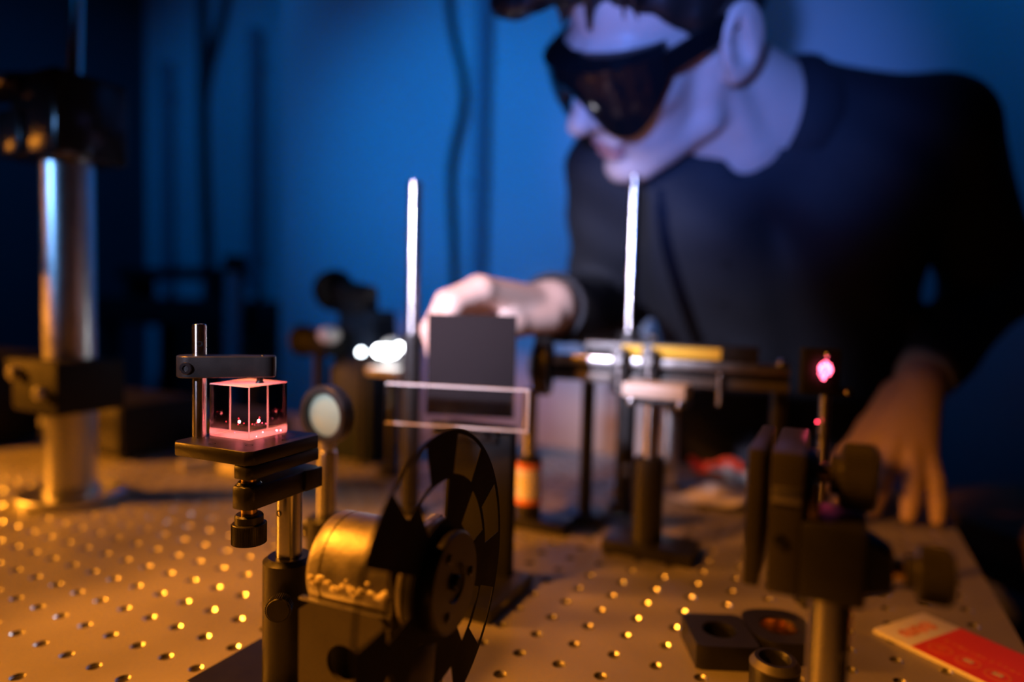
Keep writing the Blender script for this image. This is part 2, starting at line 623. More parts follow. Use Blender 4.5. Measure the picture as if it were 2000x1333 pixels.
def corner_plate(hw, ch, z0, z1, bev, c, extra=None):
    p = [(-hw + ch, -hw), (hw - ch, -hw), (hw, -hw + ch), (hw, hw - ch), (hw - ch, hw), (-hw + ch, hw), (-hw, hw - ch), (-hw, -hw + ch)]
    M = Matrix.Translation((c.x, c.y, 0)) @ Matrix.Rotation(MZ, 4, 'Z')
    m = MB(); m.prism(p, z0, z1, bev, M)
    return m


HW = 24.5
top_plate = corner_plate(HW, 3.0, PTOP - 6.5, PTOP, 0.5, pc).build('top_plate', 'black_anodised', mount)
# tapped holes in the top plate
for da, db in ((-13, -13), (4, -19), (-19, 4), (19, -12), (-12, 19), (20, 14), (14, 20)):
    q = Matrix.Translation((pc.x, pc.y, 0)) @ Matrix.Rotation(MZ, 4, 'Z') @ Vector((da, db, 0))
    mb = MB(); mb.ring([(1.75, PTOP - 0.4), (1.75, PTOP + 0.06), (1.45, PTOP + 0.06), (1.3, PTOP - 0.4)], (q.x, q.y, 0), seg=20)
    mb.build('tapped_hole', 'black_gloss', top_plate)
# second plate just under the top plate, drawn back on the left
M2 = Matrix.Translation((pc.x, pc.y, 0)) @ Matrix.Rotation(MZ, 4, 'Z')
mb = MB(); mb.prism([(-24, -22), (-22, -24), (22.5, -24), (24, -22), (24, 24), (8, 24), (8, -8), (-15, -8), (-24, -15)], PTOP - 13.0, PTOP - 6.9, 0.5, M2)
mb.build('spring_plate', 'black_anodised', mount)
# lower arm: near corner block to far right
mb = MB()
mb.prism([(-24, -21), (-21, -24), (22.5, -24), (24.5, -22), (24.5, -8), (-14, -8), (-24, -14)], PTOP - 27.0, PTOP - 16.5, 0.6, M2)
mb.box((17.5, -24.6, PTOP - 21.5), (12, 2.2, 10), 0.4, 0, M2)
arm_low = mb.build('lower_arm', 'black_anodised', mount)
for (da, db) in ((-17.0, -17.0),):
    q = M2 @ Vector((da, db, 0))
    mb = MB(); mb.cyl((q.x, q.y, PTOP - 17), (q.x, q.y, PTOP - 12.6), 3.6, seg=28, bev=0.3)
    mb.cyl((q.x, q.y, PTOP - 33), (q.x, q.y, PTOP - 26.8), 3.6, seg=28, bev=0.3)
    adj = mb.build('adjuster_screw', 'brass', mount)
    mb = MB()
    mb.lathe([(6.0, 0), (7.6, 0.6), (7.6, 9.2), (7.2, 9.8), (6.3, 10.0), (6.3, 13.2), (5.6, 14.0)], (q.x, q.y, PTOP - 44.5), (0, 0, 1), 48)
    knurl(mb, (q.x, q.y, PTOP - 44.0), (0, 0, 1), 7.75, 9.0, 56, 0.4)
    mb.build('knurled_knob', 'black_anodised', adj)
    mb = MB(); mb.lathe([(5.6, 0), (4.8, 1.2)], (q.x, q.y, PTOP - 16.6), (0, 0, 1), 30)
    mb.build('lock_nut', 'black_anodised', adj)
post_xy = (-110.0, 323.8)
post_parts(mount, post_xy[0], post_xy[1], 24, PTOP - 24, hole_dir=(-0.55, -0.83, 0))
holder_parts(mount, post_xy[0], post_xy[1], 75.5, screw_dir=(0.10, -1, 0), zs=57)
mb = MB()
Mb = Matrix.Translation((post_xy[0], post_xy[1], 0)) @ Matrix.Rotation(YAW, 4, 'Z')
mb.prism([(-46, -25), (29, -25), (29, 25), (-46, 25)], 0, 9.5, 0.8, Mb)
mb.build('base_plate', 'black_anodised', mount)
# clamp rod and arm over the cube
rod = (-153.0, 319.0)
mb = MB(); mb.cyl((rod[0], rod[1], PTOP - 0.4), (rod[0], rod[1], 191.5), 3.25, seg=40, bev=0.4)
cr = mb.build('clamp_rod', 'stainless', mount)
mb = MB(); d = Vector((0.5, -0.86, 0)); mb.ring([(1.35, 0), (1.35, 0.2), (0.9, 0.2), (0.9, -0.2)], Vector((rod[0], rod[1], 182.0)) + d * 3.15, d, 20)
mb.build('rod_hole', 'black_gloss', cr)
arm_dir = Vector((-119.5 - rod[0], 327.0 - rod[1], 0)).normalized()
ang = math.atan2(arm_dir.y, arm_dir.x)
Ma = Matrix.Translation((rod[0], rod[1], 0)) @ Matrix.Rotation(ang, 4, 'Z')


def arm_outline():
    out = []
    for k in range(13):                                 # rounded clamp end
        a = PI / 2 + PI * k / 12
        out.append((-3 + 7.2 * math.cos(a), 7.2 * math.sin(a)))
    out += [(8, -6.6), (26, -4.8)]
    for k in range(9):
        a = -PI / 2 + PI * k / 8
        out.append((31.0 + 4.6 * math.cos(a), 4.6 * math.sin(a)))
    out += [(26, 4.8), (8, 6.6)]
    return out


mb = MB(); mb.prism(arm_outline(), 165.6, 176.2, 0.5, Ma)
arm = mb.build('clamp_arm', 'black_anodised', mount)
q = Ma @ Vector((-4.2, -6.2, 170.4)); dn = (Ma.to_3x3() @ Vector((-0.25, -0.97, 0))).normalized()
mb = MB(); mb.ring([(3.0, -1), (3.0, 1.2), (2.7, 1.5), (1.5, 1.5), (1.2, 0.2), (1.2, -1)], q, dn, 28)
mb.build('socket_screw', 'black_gloss', arm)
q = Ma @ Vector((28, 0, 0))
mb = MB(); mb.cyl((q.x, q.y, 162.6), (q.x, q.y, 166), 1.6, seg=20); mb.cyl((q.x, q.y, 162.4), (q.x, q.y, 163.4), 2.2, 1.8, seg=20)
mb.build('nylon_tip', 'black_anodised', arm)
mb = MB(); mb.sphere((q.x + 1.5, q.y, 176.2), 0.9, (1, 1, 0.4), 12); mb.build('set_screw', 'stainless', arm)

# the cube: polished sides, ground top and bottom, chamfered frosted edges
cube = thing('glass_cube', 'clear glass cube glowing red and pink inside, clamped under the black arm', 'glass cube', (cc.x, cc.y, PTOP + 0.15), MZ)
hs, ch, hgt = 13.0, 0.45, 26.0


def cube_mesh():
    bm = bmesh.new()
    bmesh.ops.create_cube(bm, size=1)
    bm.transform(Matrix.Translation((0, 0, hgt / 2)) @ Matrix.Diagonal((2 * hs, 2 * hs, hgt, 1)))
    bmesh.ops.bevel(bm, geom=bm.edges[:], offset=ch, segments=1, affect='EDGES')
    bm.normal_update()
    bm.transform(Matrix.Scale(S, 4))
    me = bpy.data.meshes.new('glass_body')
    me.materials.append(MATS['cube_glass'])
    me.materials.append(MATS['cube_ground'])
    for f in bm.faces:
        n = f.normal
        side = max(abs(n.x), abs(n.y)) > 0.99
        f.material_index = 0 if side else 1
    bm.to_mesh(me)
    bm.free()
    o = bpy.data.objects.new('glass_body', me)
    col.objects.link(o)
    o.parent = cube


cube_mesh()
gl = lamp('laser_scatter', 'POINT', (0, 0, 7), (0, 0, 0), (1.0, 0.17, 0.17), 0.034, 0.0006)  # added point light standing in for laser light scattered in the glass
gl.parent = cube
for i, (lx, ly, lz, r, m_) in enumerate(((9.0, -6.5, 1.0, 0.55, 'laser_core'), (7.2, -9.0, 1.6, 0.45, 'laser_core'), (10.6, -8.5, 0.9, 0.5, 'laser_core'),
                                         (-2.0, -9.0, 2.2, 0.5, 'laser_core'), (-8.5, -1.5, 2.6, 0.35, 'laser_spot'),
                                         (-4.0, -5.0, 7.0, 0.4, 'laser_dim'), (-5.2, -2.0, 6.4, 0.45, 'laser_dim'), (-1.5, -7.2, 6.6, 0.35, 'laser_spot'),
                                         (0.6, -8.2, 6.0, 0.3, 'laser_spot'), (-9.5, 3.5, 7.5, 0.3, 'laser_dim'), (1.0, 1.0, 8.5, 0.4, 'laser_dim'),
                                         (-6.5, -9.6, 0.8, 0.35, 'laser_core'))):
    mb = MB(); mb.sphere((lx, ly, lz), r * 0.7, seg=10); mb.build('laser_glint', m_, cube)  # glowing beads painted in as glints of scattered laser light

# ================================================================== CHOPPER
WC = Vector((-25.2, 248.9, 97.2))
WA = 0.37716
chop = thing('optical_chopper', 'optical chopper with black slotted wheel on a silver motor', 'chopper', (WC.x, WC.y, 0), -WA)
# local frame: +x points along the shaft towards the wheel's front, +y to the wheel's far right, z up
HZ = WC.z


def wheel_mesh():
    R_out, ro1, ro0, ri1, ri0, rh = 58.5, 56.7, 40.9, 39.2, 23.6, 5.0
    outer = [(14.0 - 12.85 + 360 / 7 * k, 14.0 + 12.85 + 360 / 7 * k) for k in range(7)]
    inner = [(29.0 - 17.5 + 72 * k, 29.0 + 17.5 + 72 * k) for k in range(5)]

    def solid(a, wins):
        for lo, hi in wins:
            if (a - lo) % 360 < (hi - lo):
                return False
        return True
    bands = [(rh, ri0, []), (ri0, ri1, inner), (ri1, ro0, []), (ro0, ro1, outer), (ro1, R_out, [])]
    brk = sorted({round(v % 360, 4) for w in (outer, inner) for p in w for v in p} | {round(k * 2.5, 4) for k in range(144)})
    n = len(brk)
    radii = [rh, ri0, ri1, ro0, ro1, R_out]
    bm = bmesh.new()
    V = [[bm.verts.new((0, r * math.cos(math.radians(a)), HZ + r * math.sin(math.radians(a)))) for a in brk] for r in radii]
    for bi, (r0, r1, wins) in enumerate(bands):
        for i in range(n):
            j = (i + 1) % n
            a0, a1 = brk[i], brk[j] if j else brk[0] + 360
            if solid((a0 + a1) / 2, wins):
                bm.faces.new((V[bi][i], V[bi][j], V[bi + 1][j], V[bi + 1][i]))
    bmesh.ops.recalc_face_normals(bm, faces=bm.faces[:])
    ext = bmesh.ops.extrude_face_region(bm, geom=bm.faces[:])
    bmesh.ops.translate(bm, verts=[g for g in ext['geom'] if isinstance(g, bmesh.types.BMVert)], vec=(0.35, 0, 0))
    bmesh.ops.recalc_face_normals(bm, faces=bm.faces[:])
    m = MB(); m.bm.free(); m.bm = bm
    return m


wheel = wheel_mesh().build('chopper_wheel', 'black_matte', chop, 30)
mb = MB(); mb.lathe([(14, 0), (19.2, 0.4), (19.6, 1.2), (19.6, 5.2), (18.8, 6.0), (8.0, 6.0), (7.2, 5.0), (4.0, 5.0)], (0.4, 0, HZ), (1, 0, 0), 64)
hub = mb.build('hub_cap', 'black_anodised', chop)
mb = MB(); mb.lathe([(3.2, 0), (3.2, 2.2), (2.6, 2.8), (0, 2.8)], (5.2, 0, HZ), (1, 0, 0), 24); mb.build('hub_bolt', 'black_gloss', hub)
for k in range(3):
    a = PI / 2 + 0.5 + k * 2 * PI / 3
    mb = MB(); mb.lathe([(2.0, 0), (2.0, 0.6), (1.5, 0.9), (0.9, 0.9), (0.9, 0.2)], (6.2, 13 * math.cos(a), HZ + 13 * math.sin(a)), (1, 0, 0), 18)
    mb.build('hub_screw', 'black_gloss', hub)
mb = MB(); mb.lathe([(22.5, 0), (23.6, 0.6), (23.6, 3.0), (22.8, 3.6)], (-3.8, 0, HZ), (1, 0, 0), 64); mb.build('wheel_flange', 'black_anodised', chop)
mb = MB(); mb.lathe([(20.0, 0), (21.2, 0.8), (21.2, 2.4), (20.4, 3.0)], (-8.5, 0, HZ), (1, 0, 0), 64); mb.build('motor_front_ring', 'motor_can', chop)
mb = MB(); mb.lathe([(18.4, 0), (18.4, 4.0)], (-12.0, 0, HZ), (1, 0, 0), 48); mb.build('motor_neck', 'black_matte', chop)
mb = MB(); mb.lathe([(6, 0), (17.8, 0), (19.6, 1.2), (20.2, 2.4), (20.2, 7.0), (19.7, 7.2), (19.7, 7.9), (20.2, 8.1), (20.2, 36.5), (19.4, 38.0)], (-50.0, 0, HZ), (1, 0, 0), 72)
motor = mb.build('motor', 'motor_can', chop)
# dried glue beads along the motor's near side
rnd = random.Random(3)
beads = []
for i in range(26):
    t = -46 + i * 1.35
    ph = math.radians(183 + 5 * math.sin(i * 0.9) + rnd.uniform(-5, 5))
    beads.append((t, ph, rnd.uniform(0.7, 2.0)))
for t, ph, r in beads:
    mb = MB(); mb.sphere((t, 20.0 * math.cos(ph), HZ + 20.0 * math.sin(ph) + 0.4), r, (1.3, 0.7, 1.0), 10)
    mb.build('glue_bead', 'glue', motor)
# bracket: near and far side walls, front and base
NB = 40


def side_wall(ycen, hole):
    m = MB()
    # plane x-z; build in (x, z) then rotate
    pts_o = rect_ring(20.5, 44.5, NB)
    pts_i = circle(7.2, NB, (0, 23.0))
    M = Matrix.Translation((-30.0, ycen, 44.5)) @ Matrix.Rotation(PI / 2, 4, 'X')
    if hole:
        m.plate_hole(pts_o, pts_i, -1.1, 1.1, M)
    else:
        m.box((-30, ycen, 44.5), (41, 2.2, 89), 0.4)
    return m


side_wall(-20.6, True).build('bracket_wall', 'bracket_paint', chop)
side_wall(20.6, False).build('bracket_wall', 'bracket_paint', chop)
mb = MB(); mb.box((-30, -20.6, 89.2), (41, 2.6, 1.0), 0.3); mb.build('bracket_lip', 'aluminium', chop)
mb = MB(); mb.plate_hole(rect_ring(20.5, 24.5, NB), circle(17.5, NB, (0, 4)), -1.2, 1.2,
                         Matrix.Translation((-10.5, 0, 92)) @ Matrix.Rotation(PI / 2, 4, 'Z') @ Matrix.Rotation(PI / 2, 4, 'X'))
mb.build('front_flange', 'bracket_paint', chop)
mb = MB(); mb.box((-10.5, 0, 36), (2.4, 41, 62), 0.4); mb.build('front_wall', 'bracket_paint', chop)
mb = MB(); mb.box((-28, 0, 2.5), (60, 60, 5), 0.6); mb.build('bracket_base', 'black_anodised', chop)
mb = MB(); mb.box((-31, 0, 40), (34, 34, 68), 1.0); mb.build('dark_filler', 'black_matte', chop)  # added black block, darkens the view through the round wall hole
mb = MB(); mb.lathe([(4.5, 0), (4.5, 7), (3.8, 7.8)], (-34, -27.5, 30), (0, 1, 0), 28); mb.build('side_bolt', 'black_gloss', chop)

# ================================================================== RING-MOUNTED LENS
lens = thing('lens_mount', 'greenish coated lens in a black ring on a steel post beside the cube', 'lens mount', (-120.5, 427, 0), YAW)
LZ = 129.2
mb = MB(); mb.ring([(15.2, -4.5), (18.6, -4.5), (19.6, -3.5), (19.6, 4.5), (18.6, 5.5), (15.2, 5.5)], (0, 0, LZ), (0, -1, 0), 64)
ringo = mb.build('lens_ring', 'black_anodised', lens)
mb = MB(); mb.ring([(14.0, 1.5), (15.4, 1.5), (15.4, 4.6), (14.6, 4.6)], (0, 0, LZ), (0, -1, 0), 56); mb.build('retaining_ring', 'black_gloss', ringo)
mb = MB(); mb.lathe([(15.0, -2), (15.0, 1.0), (12, 1.9), (8, 2.6), (4, 3.0), (0, 3.1)], (0, 0, LZ), (0, -1, 0), 56); mb.build('lens_glass', 'lens_coat_sheen', lens)
mb = MB(); mb.cyl((0, 0, 104), (0, 0, LZ - 17.5), 5.2, 6.0, seg=28); mb.build('ring_stem', 'aluminium', lens)
post_parts(lens, 0, 0, 20, 105.5, hole_dir=(-0.2, -1, 0))
holder_parts(lens, 0, 0, 62, screw_dir=(-1, 0.2, 0))
mb = MB(); mb.box((0, 0, 4.5), (50, 50, 9), 0.8); mb.build('base_plate', 'black_anodised', lens)

# ================================================================== TALL BLACK BRACKET WITH CLEAR PLATE
brk = thing('angle_bracket', 'tall black angle bracket standing behind the chopper wheel', 'bracket', (-10, 466, 0), YAW)
mb = MB(); mb.box((-12, 0, 60), (54, 10, 116), 1.0); mb.build('upright', 'black_matte', brk)
mb = MB(); mb.box((-6, -22, 5), (66, 66, 10), 1.0); mb.build('foot', 'black_anodised', brk)
mb = MB(); mb.box((-22, -6.5, 112), (54, 5, 12), 0.8); clampb = mb.build('clamp_bar', 'black_anodised', brk)
for sx in (-42, -2):
    mb = MB(); mb.lathe([(3, 0), (3, 2.4), (2.4, 3)], (sx, -9, 112), (0, -1, 0), 20); mb.build('clamp_screw', 'black_gloss', clampb)
pl = thing('clear_plate', 'clear acrylic plate with bright polished edges on top of the black bracket', 'acrylic plate', (-38, 452, 118.2), -0.20)
mb = MB(); mb.box((0, 0, 14), (102, 5, 28), 0.0); mb.build('acrylic_sheet', 'acrylic', pl)
mb = MB(); mb.box((0, 0, 28.4), (102, 5.2, 0.8)); mb.build('polished_edge', 'acrylic_edge', pl)
mb = MB(); mb.box((51.4, 0, 14), (0.8, 5.2, 29.6)); mb.build('polished_edge', 'acrylic_edge', pl)
mb = MB(); mb.box((0, -2.7, 0.6), (102, 0.6, 1.2)); mb.build('polished_edge', 'acrylic_edge', pl)

# black card held by the far hand
bc = MB(); bc.box((0, 0, 0), (69, 1.6, 78), 0.4)
tag(bc.build('black_card', 'black_card', None, loc=(-31, 500, 157), rotz=-0.14), "square matte black card held up by the person's reaching hand", 'card')

# ================================================================== EDGE-ON LENS ON LABELLED POST
el = thing('bright_lens_mount', 'black mount seen edge-on with a bright bluish lens and orange-white labelled post holder', 'lens mount', (19, 600, 0), YAW)
EZ = 149.0
AX = (1, 0.25, 0)
mb = MB(); mb.ring([(20, 0), (26, 0), (27, 1), (27, 13), (26, 14), (20, 14)], (4, 0, EZ), AX, 56); mb.build('lens_ring', 'black_anodised', el)
mb = MB(); mb.lathe([(0, -6.0), (8, -5.2), (15, -3.2), (20.5, 0), (20.5, 4), (0, 6)], (3, 0, EZ), AX, 40); mb.build('lens_glass', 'lens_blue', el)
post_parts(el, 0, 0, 15, 128)
holder_parts(el, 0, 0, 66, r=11.5)
mb = MB(); mb.ring([(11.6, 21), (11.9, 21), (11.9, 59), (11.6, 59)], seg=48); lab = mb.build('holder_label', 'label_white', el)
for za, zb in ((21, 26), (54, 59.2)):
    mb = MB(); mb.ring([(11.8, za), (12.1, za), (12.1, zb), (11.8, zb)], seg=48); mb.build('label_band', 'label_orange', lab)
mb = MB(); mb.box((6, 0, 4.5), (70, 32, 9), 0.8); mb.build('base_plate', 'black_anodised', el)

# ================================================================== BRIGHT LIGHT HEAD
lh = thing('light_head', 'glaring white lamp head on a small post behind the clear plate', 'lamp', (-139, 764, 0), YAW)
mb = MB(); mb.box((0, -4, 123), (46, 34, 9), 1.5); mb.build('lamp_shelf', 'white_plastic', lh)
mb = MB(); mb.ring([(11, -12), (16, -12), (16, 8), (14, 8), (11, 2)], (0, 4, 146), (0.1, -1, 0), 40); mb.build('lamp_barrel', 'aluminium', lh)
mb = MB(); mb.sphere((-12, -11, 146), 6.0, seg=16); mb.sphere((-1, -11, 146), 7.0, seg=16); mb.sphere((8, -11, 147), 6.0, seg=16); mb.sphere((16, -9, 152), 4.6, seg=16)
mb.build('lamp_bulb', 'led_white', lh)
mb = MB(); mb.cyl((0, 0, 0), (0, 0, 120), 6.3, seg=28); mb.build('post', 'black_anodised', lh)
mb = MB(); mb.lathe([(17, 0), (17, 6), (15, 8), (6, 8)], seg=36); mb.build('base_plate', 'black_anodised', lh)
ll = lamp('lamp_head_glow', 'SPOT', (-129, 735, 160), (-79, 745, 360), (0.84, 0.80, 1.0), 0.25, 0.010, spot=172, blend=0.15)

# ================================================================== INSTRUMENT WITH KNOBS (far left of centre)
ins = thing('alignment_stage', 'dark blue-black alignment stage with a big silhouetted knob and horizontal barrel', 'stage', (-190, 850, 0), YAW)
mb = MB(); mb.box((0, 0, 60), (74, 60, 120), 3); mb.build('stage_body', 'blue_black_metal', ins)
mb = MB(); mb.prism([(-37, 118), (37, 118), (30, 192), (-26, 192)], -24, 24, 2, Matrix.Rotation(PI / 2, 4, 'X')); mb.build('stage_head', 'blue_black_metal', ins)
mb = MB(); knurl(mb, (-52, -8, 216), (0.93, -0.35, 0.1), 27, 16, 40, 1.2); mb.cyl((-38, -13, 217), (40, -40, 214), 15, 9, 28)
kn = mb.build('focus_knob', 'black_matte', ins)
mb = MB(); mb.box((-8, -10, 200), (44, 36, 26), 3); mb.build('knob_bracket', 'black_matte', ins)
mb = MB(); mb.cyl((-76, -30, 150), (-14, -40, 150), 18, 18, 40, 2); mb.cyl((-84, -29, 150), (-76, -30, 150), 21, 21, 40, 1)
br = mb.build('barrel', 'black_matte', ins)
mb = MB(); mb.sphere((-18, -50, 161), 14, (1, 1, 0.85), 24); mb.build('ball_knob', 'white_plastic', ins)
mb = MB(); mb.cyl((-46, -36, 0), (-46, -36, 134), 7, seg=24); mb.build('support_post', 'black_matte', ins)
mb = MB(); mb.cyl((26, -40, 0), (26, -40, 138), 4, seg=20); mb.build('indicator_post', 'black_anodised', ins)
mb = MB(); mb.sphere((26, -42, 141), 4.0, seg=16); mb.build('indicator_lamp', 'led_small', ins)

# ================================================================== TALL POSTS


def tall_post(name, label, x, y, top, mid, r=6.35, thin=0):
    t = thing(name, label, 'post', (x, y, 0), YAW)
    mb = MB(); mb.cyl((0, 0, 5), (0, 0, mid), 9.5, seg=36, bev=1); mb.build('post_holder', 'black_anodised', t)
    mb = MB(); mb.cyl((0, 0, mid - 2), (0, 0, top), r, seg=40, bev=0.8); mb.build('steel_rod', 'stainless', t)
    mb = MB(); mb.ring([(6.5, mid - 7), (12, mid - 7), (12, mid + 2), (6.5, mid + 2)], seg=36); c = mb.build('collar', 'black_anodised', t)
    mb = MB(); mb.lathe([(2.4, 0), (2.4, 10), (5, 10), (5, 16), (4.4, 16.5)], (11, 0, mid - 3), (1, 0, 0), 24); mb.build('clamp_knob', 'black_anodised', c)
    mb = MB(); mb.lathe([(16, 0), (16, 6), (14, 8), (9, 8)], seg=36); mb.build('base_plate', 'black_anodised', t)
    if thin:
        mb = MB(); mb.cyl((0, 0, top - 1), (0, 0, top + thin), r * 0.6, seg=24, bev=0.5); mb.build('rod_tip', 'stainless', t)
    return t


tall_post('tall_steel_post', 'tall bright steel rod standing left of the black card', -95, 622, 318, 172)
tall_post('tall_steel_post', "tall bright steel rod in front of the person's chest, beside the yellow label", 117, 652, 321, 178, thin=14)

# ================================================================== RAIL WITH YELLOW LABEL
rl = thing('rail_assembly', 'horizontal silver rail with a yellow warning label on black clamps', 'rail', (139, 584, 0), math.atan2(-60, 195))
mb = MB(); mb.box((0, 0, 155), (204, 16, 8), 0.8); mb.build('upper_rail', 'aluminium', rl)
mb = MB(); mb.box((0, 1, 148), (204, 10, 8), 0.4); mb.build('rail_web', 'black_anodised', rl)
mb = MB(); mb.box((0, 0, 140), (204, 16, 8), 0.8); mb.build('lower_rail', 'bracket_paint', rl)
mb = MB(); mb.box((2, 4, 166), (150, 22, 14), 1.0); lt = mb.build('label_box', 'black_anodised', rl)
mb = MB(); mb.box((17, -7.4, 166), (58, 0.5, 10)); mb.build('warning_label', 'label_yellow', lt)
mb = MB(); mb.box((-30, -7.4, 166), (18, 0.5, 10)); mb.build('warning_label', 'label_yellow', lt)
for cx in (-40, -14):
    mb = MB(); mb.box((cx, -4, 148), (14, 30, 40), 1.5); c = mb.build('rail_clamp', 'black_anodised', rl)
    mb = MB(); mb.lathe([(4, 0), (4, 5), (3.2, 6)], (cx, -19, 158), (0, -1, 0), 24); mb.build('clamp_screw', 'aluminium', c)
    mb = MB(); mb.cyl((cx, -17, 130), (cx, -17, 170), 2.2, seg=16); mb.build('clamp_pin', 'stainless', c)
mb = MB(); mb.cyl((46, -14, 122), (46, -14, 150), 2.4, seg=20, bev=0.4); mb.build('hanging_pin', 'stainless', rl)
for px_ in (-72, 96):
    mb = MB(); mb.cyl((px_, 14, 0), (px_, 14, 150), 6.35, seg=28); mb.build('support_post', 'black_anodised', rl)
    mb = MB(); mb.lathe([(5, 0), (5, 3), (3, 4.5)], (px_, 0, 159), (0, 0, 1), 20); mb.build('end_screw', 'stainless', rl)
    mb = MB(); mb.box((px_, 14, 4), (40, 40, 8), 0.8); mb.build('base_plate', 'black_anodised', rl)

# white block on its post
wbk = thing('white_block_mount', 'white block on a steel post in a black holder and base', 'mount', (117.5, 540, 0), YAW)
mb = MB(); mb.box((4, 0, 137), (52, 30, 12), 2.0); mb.build('white_block', 'white_plastic', wbk)
mb = MB(); mb.box((6, 2, 128), (50, 24, 6), 0.8); ub = mb.build('block_carrier', 'black_anodised', wbk)
for sx in (-15, 25):
    mb = MB(); mb.lathe([(3, 0), (3, 6), (2.4, 7)], (sx, -10, 131), (0, -0.3, -1), 20); mb.build('carrier_screw', 'stainless', ub)
post_parts(wbk, 0, 0, 20, 126)
holder_parts(wbk, 0, 0, 81, screw_dir=(-1, -0.2, 0))
mb = MB(); mb.box((4, 0, 5), (74, 42, 10), 1.0); mb.build('base_plate', 'black_anodised', wbk)

for (x_, y_, h_, r_, lb) in ((131, 716, 150, 9, 'amber-lit steel post behind the white block, the left of two'),
                             (176, 716, 128, 10, 'amber-lit steel post behind the white block, the right of two')):
    t = thing('plain_post', lb, 'post', (x_, y_, 0), YAW, 'plain posts behind the white block')
    mb = MB(); mb.cyl((0, 0, 8), (0, 0, h_), r_, seg=32, bev=1); mb.build('steel_rod', 'aluminium', t)
    mb = MB(); mb.lathe([(17, 0), (17, 7), (15, 9), (r_, 9)], seg=40); mb.build('pedestal_foot', 'aluminium', t)

# crumpled papers and a red cloth at the far right of the table


def sheet(name, w, h, z, seed, material, loc, rz, label, cat, amp=4.0, th=0.6):
    r = random.Random(seed)
    n = 14
    bm = bmesh.new()
    ph = [r.uniform(0, 6.28) for _ in range(6)]
    V = []
    for i in range(n + 1):
        row = []
        for j in range(n + 1):
            u, v = i / n - 0.5, j / n - 0.5
            hh = amp * (1.2 + math.sin(7 * u + ph[0] + 3 * v) * 0.6 + math.sin(9 * v + ph[1]) * 0.4 + 0.3 * math.sin(15 * (u + v) + ph[2]))
            row.append(bm.verts.new((u * w, v * h, max(0.4, hh))))
        V.append(row)
    for i in range(n):
        for j in range(n):
            bm.faces.new((V[i][j], V[i + 1][j], V[i + 1][j + 1], V[i][j + 1]))
    ext = bmesh.ops.extrude_face_region(bm, geom=bm.faces[:])
    bmesh.ops.translate(bm, verts=[g for g in ext['geom'] if isinstance(g, bmesh.types.BMVert)], vec=(0, 0, th))
    bmesh.ops.recalc_face_normals(bm, faces=bm.faces[:])
    m = MB(); m.bm.free(); m.bm = bm
    return tag(m.build(name, material, None, loc=loc, rotz=rz), label, cat)


sheet('crumpled_paper', 110, 80, 0, 1, 'paper', (226, 690, 0.2), YAW + 0.2, 'crumpled pale paper lying nearest behind the right-hand mirror mount', 'paper', 5)
sheet('crumpled_paper', 90, 70, 0, 2, 'paper', (290, 745, 0.2), YAW - 0.3, 'crumpled pale paper farther back beside the red cloth', 'paper', 9)
sheet('red_cloth', 60, 40, 0, 5, 'card_red', (258, 800, 0.2), YAW + 0.5, 'small folded red cloth among the papers at the far table edge', 'cloth', 8)

# ================================================================== RIGHT MIRROR MOUNT (nearest)
mm = thing('mirror_mount', 'large black mirror mount with two adjuster knobs on a steel post, nearest at right', 'mirror mount', (105.4, 207, 0), YAW)
# local: x along UX, y along VX
mb = MB(); mb.box((-24.0, 18, 137), (5.2, 50, 46), 1.0); mb.build('front_plate', 'grey_anodised', mm)
mb = MB(); mb.box((-14.2, 18, 136.5), (10.2, 50, 47), 1.2); bp_ = mb.build('rear_plate', 'grey_anodised', mm)
mb = MB(); mb.box((-14.2, -7.4, 146), (9.0, 1.0, 5), 0.3); mb.build('plate_step', 'aluminium', bp_)
mb = MB(); mb.lathe([(2, 0), (2, 0.8), (1.4, 1.0)], (-15.5, -7.0, 131), (0, -1, 0), 20); mb.build('plate_screw', 'black_gloss', bp_)
mb = MB(); mb.ring([(12.7, 0), (18, 0), (18, 4), (12.7, 4)], (-9.2, 18, 139), (1, 0, 0), 56); mb.build('mirror_cell', 'bracket_paint', mm)
mb = MB(); mb.box((0, 6, 126), (19, 28, 25), 1.5); mb.build('corner_block', 'black_anodised', mm)
mb = MB(); mb.prism([(8, 116), (8, 136), (17, 131), (17, 119)], -6, 6, 1.0, Matrix.Translation((0, 2, 0)) @ Matrix.Rotation(PI / 2, 4, 'X')); mb.build('adjuster_arm', 'black_anodised', mm)
for (x0, y0, z0, k) in ((-11, 10, 151, 0), (13, 1, 125.5, 1)):
    mb = MB(); mb.cyl((x0, y0, z0), (x0 + (10 if k == 0 else 8), y0, z0), 3.4, seg=28, bev=0.4); ad = mb.build('adjuster_screw', 'brass', mm)
    mb = MB()
    R_ = 11.0 if k == 0 else 8.6
    L_ = 14 if k == 0 else 13
    mb.lathe([(R_ * 0.62, 0), (R_ * 0.62, 2.5), (R_ * 0.95, 3.5), (R_ * 0.95, L_ - 0.5), (R_ * 0.8, L_), (R_ * 0.5, L_), (R_ * 0.42, L_ - 2)], (x0 + (9 if k == 0 else 7), y0, z0), (1, 0, 0), 48)
    knurl(mb, (x0 + (13 if k == 0 else 11), y0, z0), (1, 0, 0), R_, L_ - 5.5, 48, 0.5)
    mb.build('adjuster_knob', 'grey_anodised', ad)
mb = MB(); mb.box((-6, -4.2, 143), (3, 1.2, 16), 0.4); mb.build('side_spring', 'brass', mm)
mb = MB(); mb.cyl((0, 0, 0), (0, 0, 114), 6.35, seg=40, bev=0.6); po = mb.build('post', 'stainless', mm)
mb = MB(); mb.lathe([(1.3, 0), (1.3, 0.3), (0.8, 0.5)], (4.6, -4.2, 97), (0.74, -0.67, 0), 16); mb.build('cross_hole', 'stainless', po)
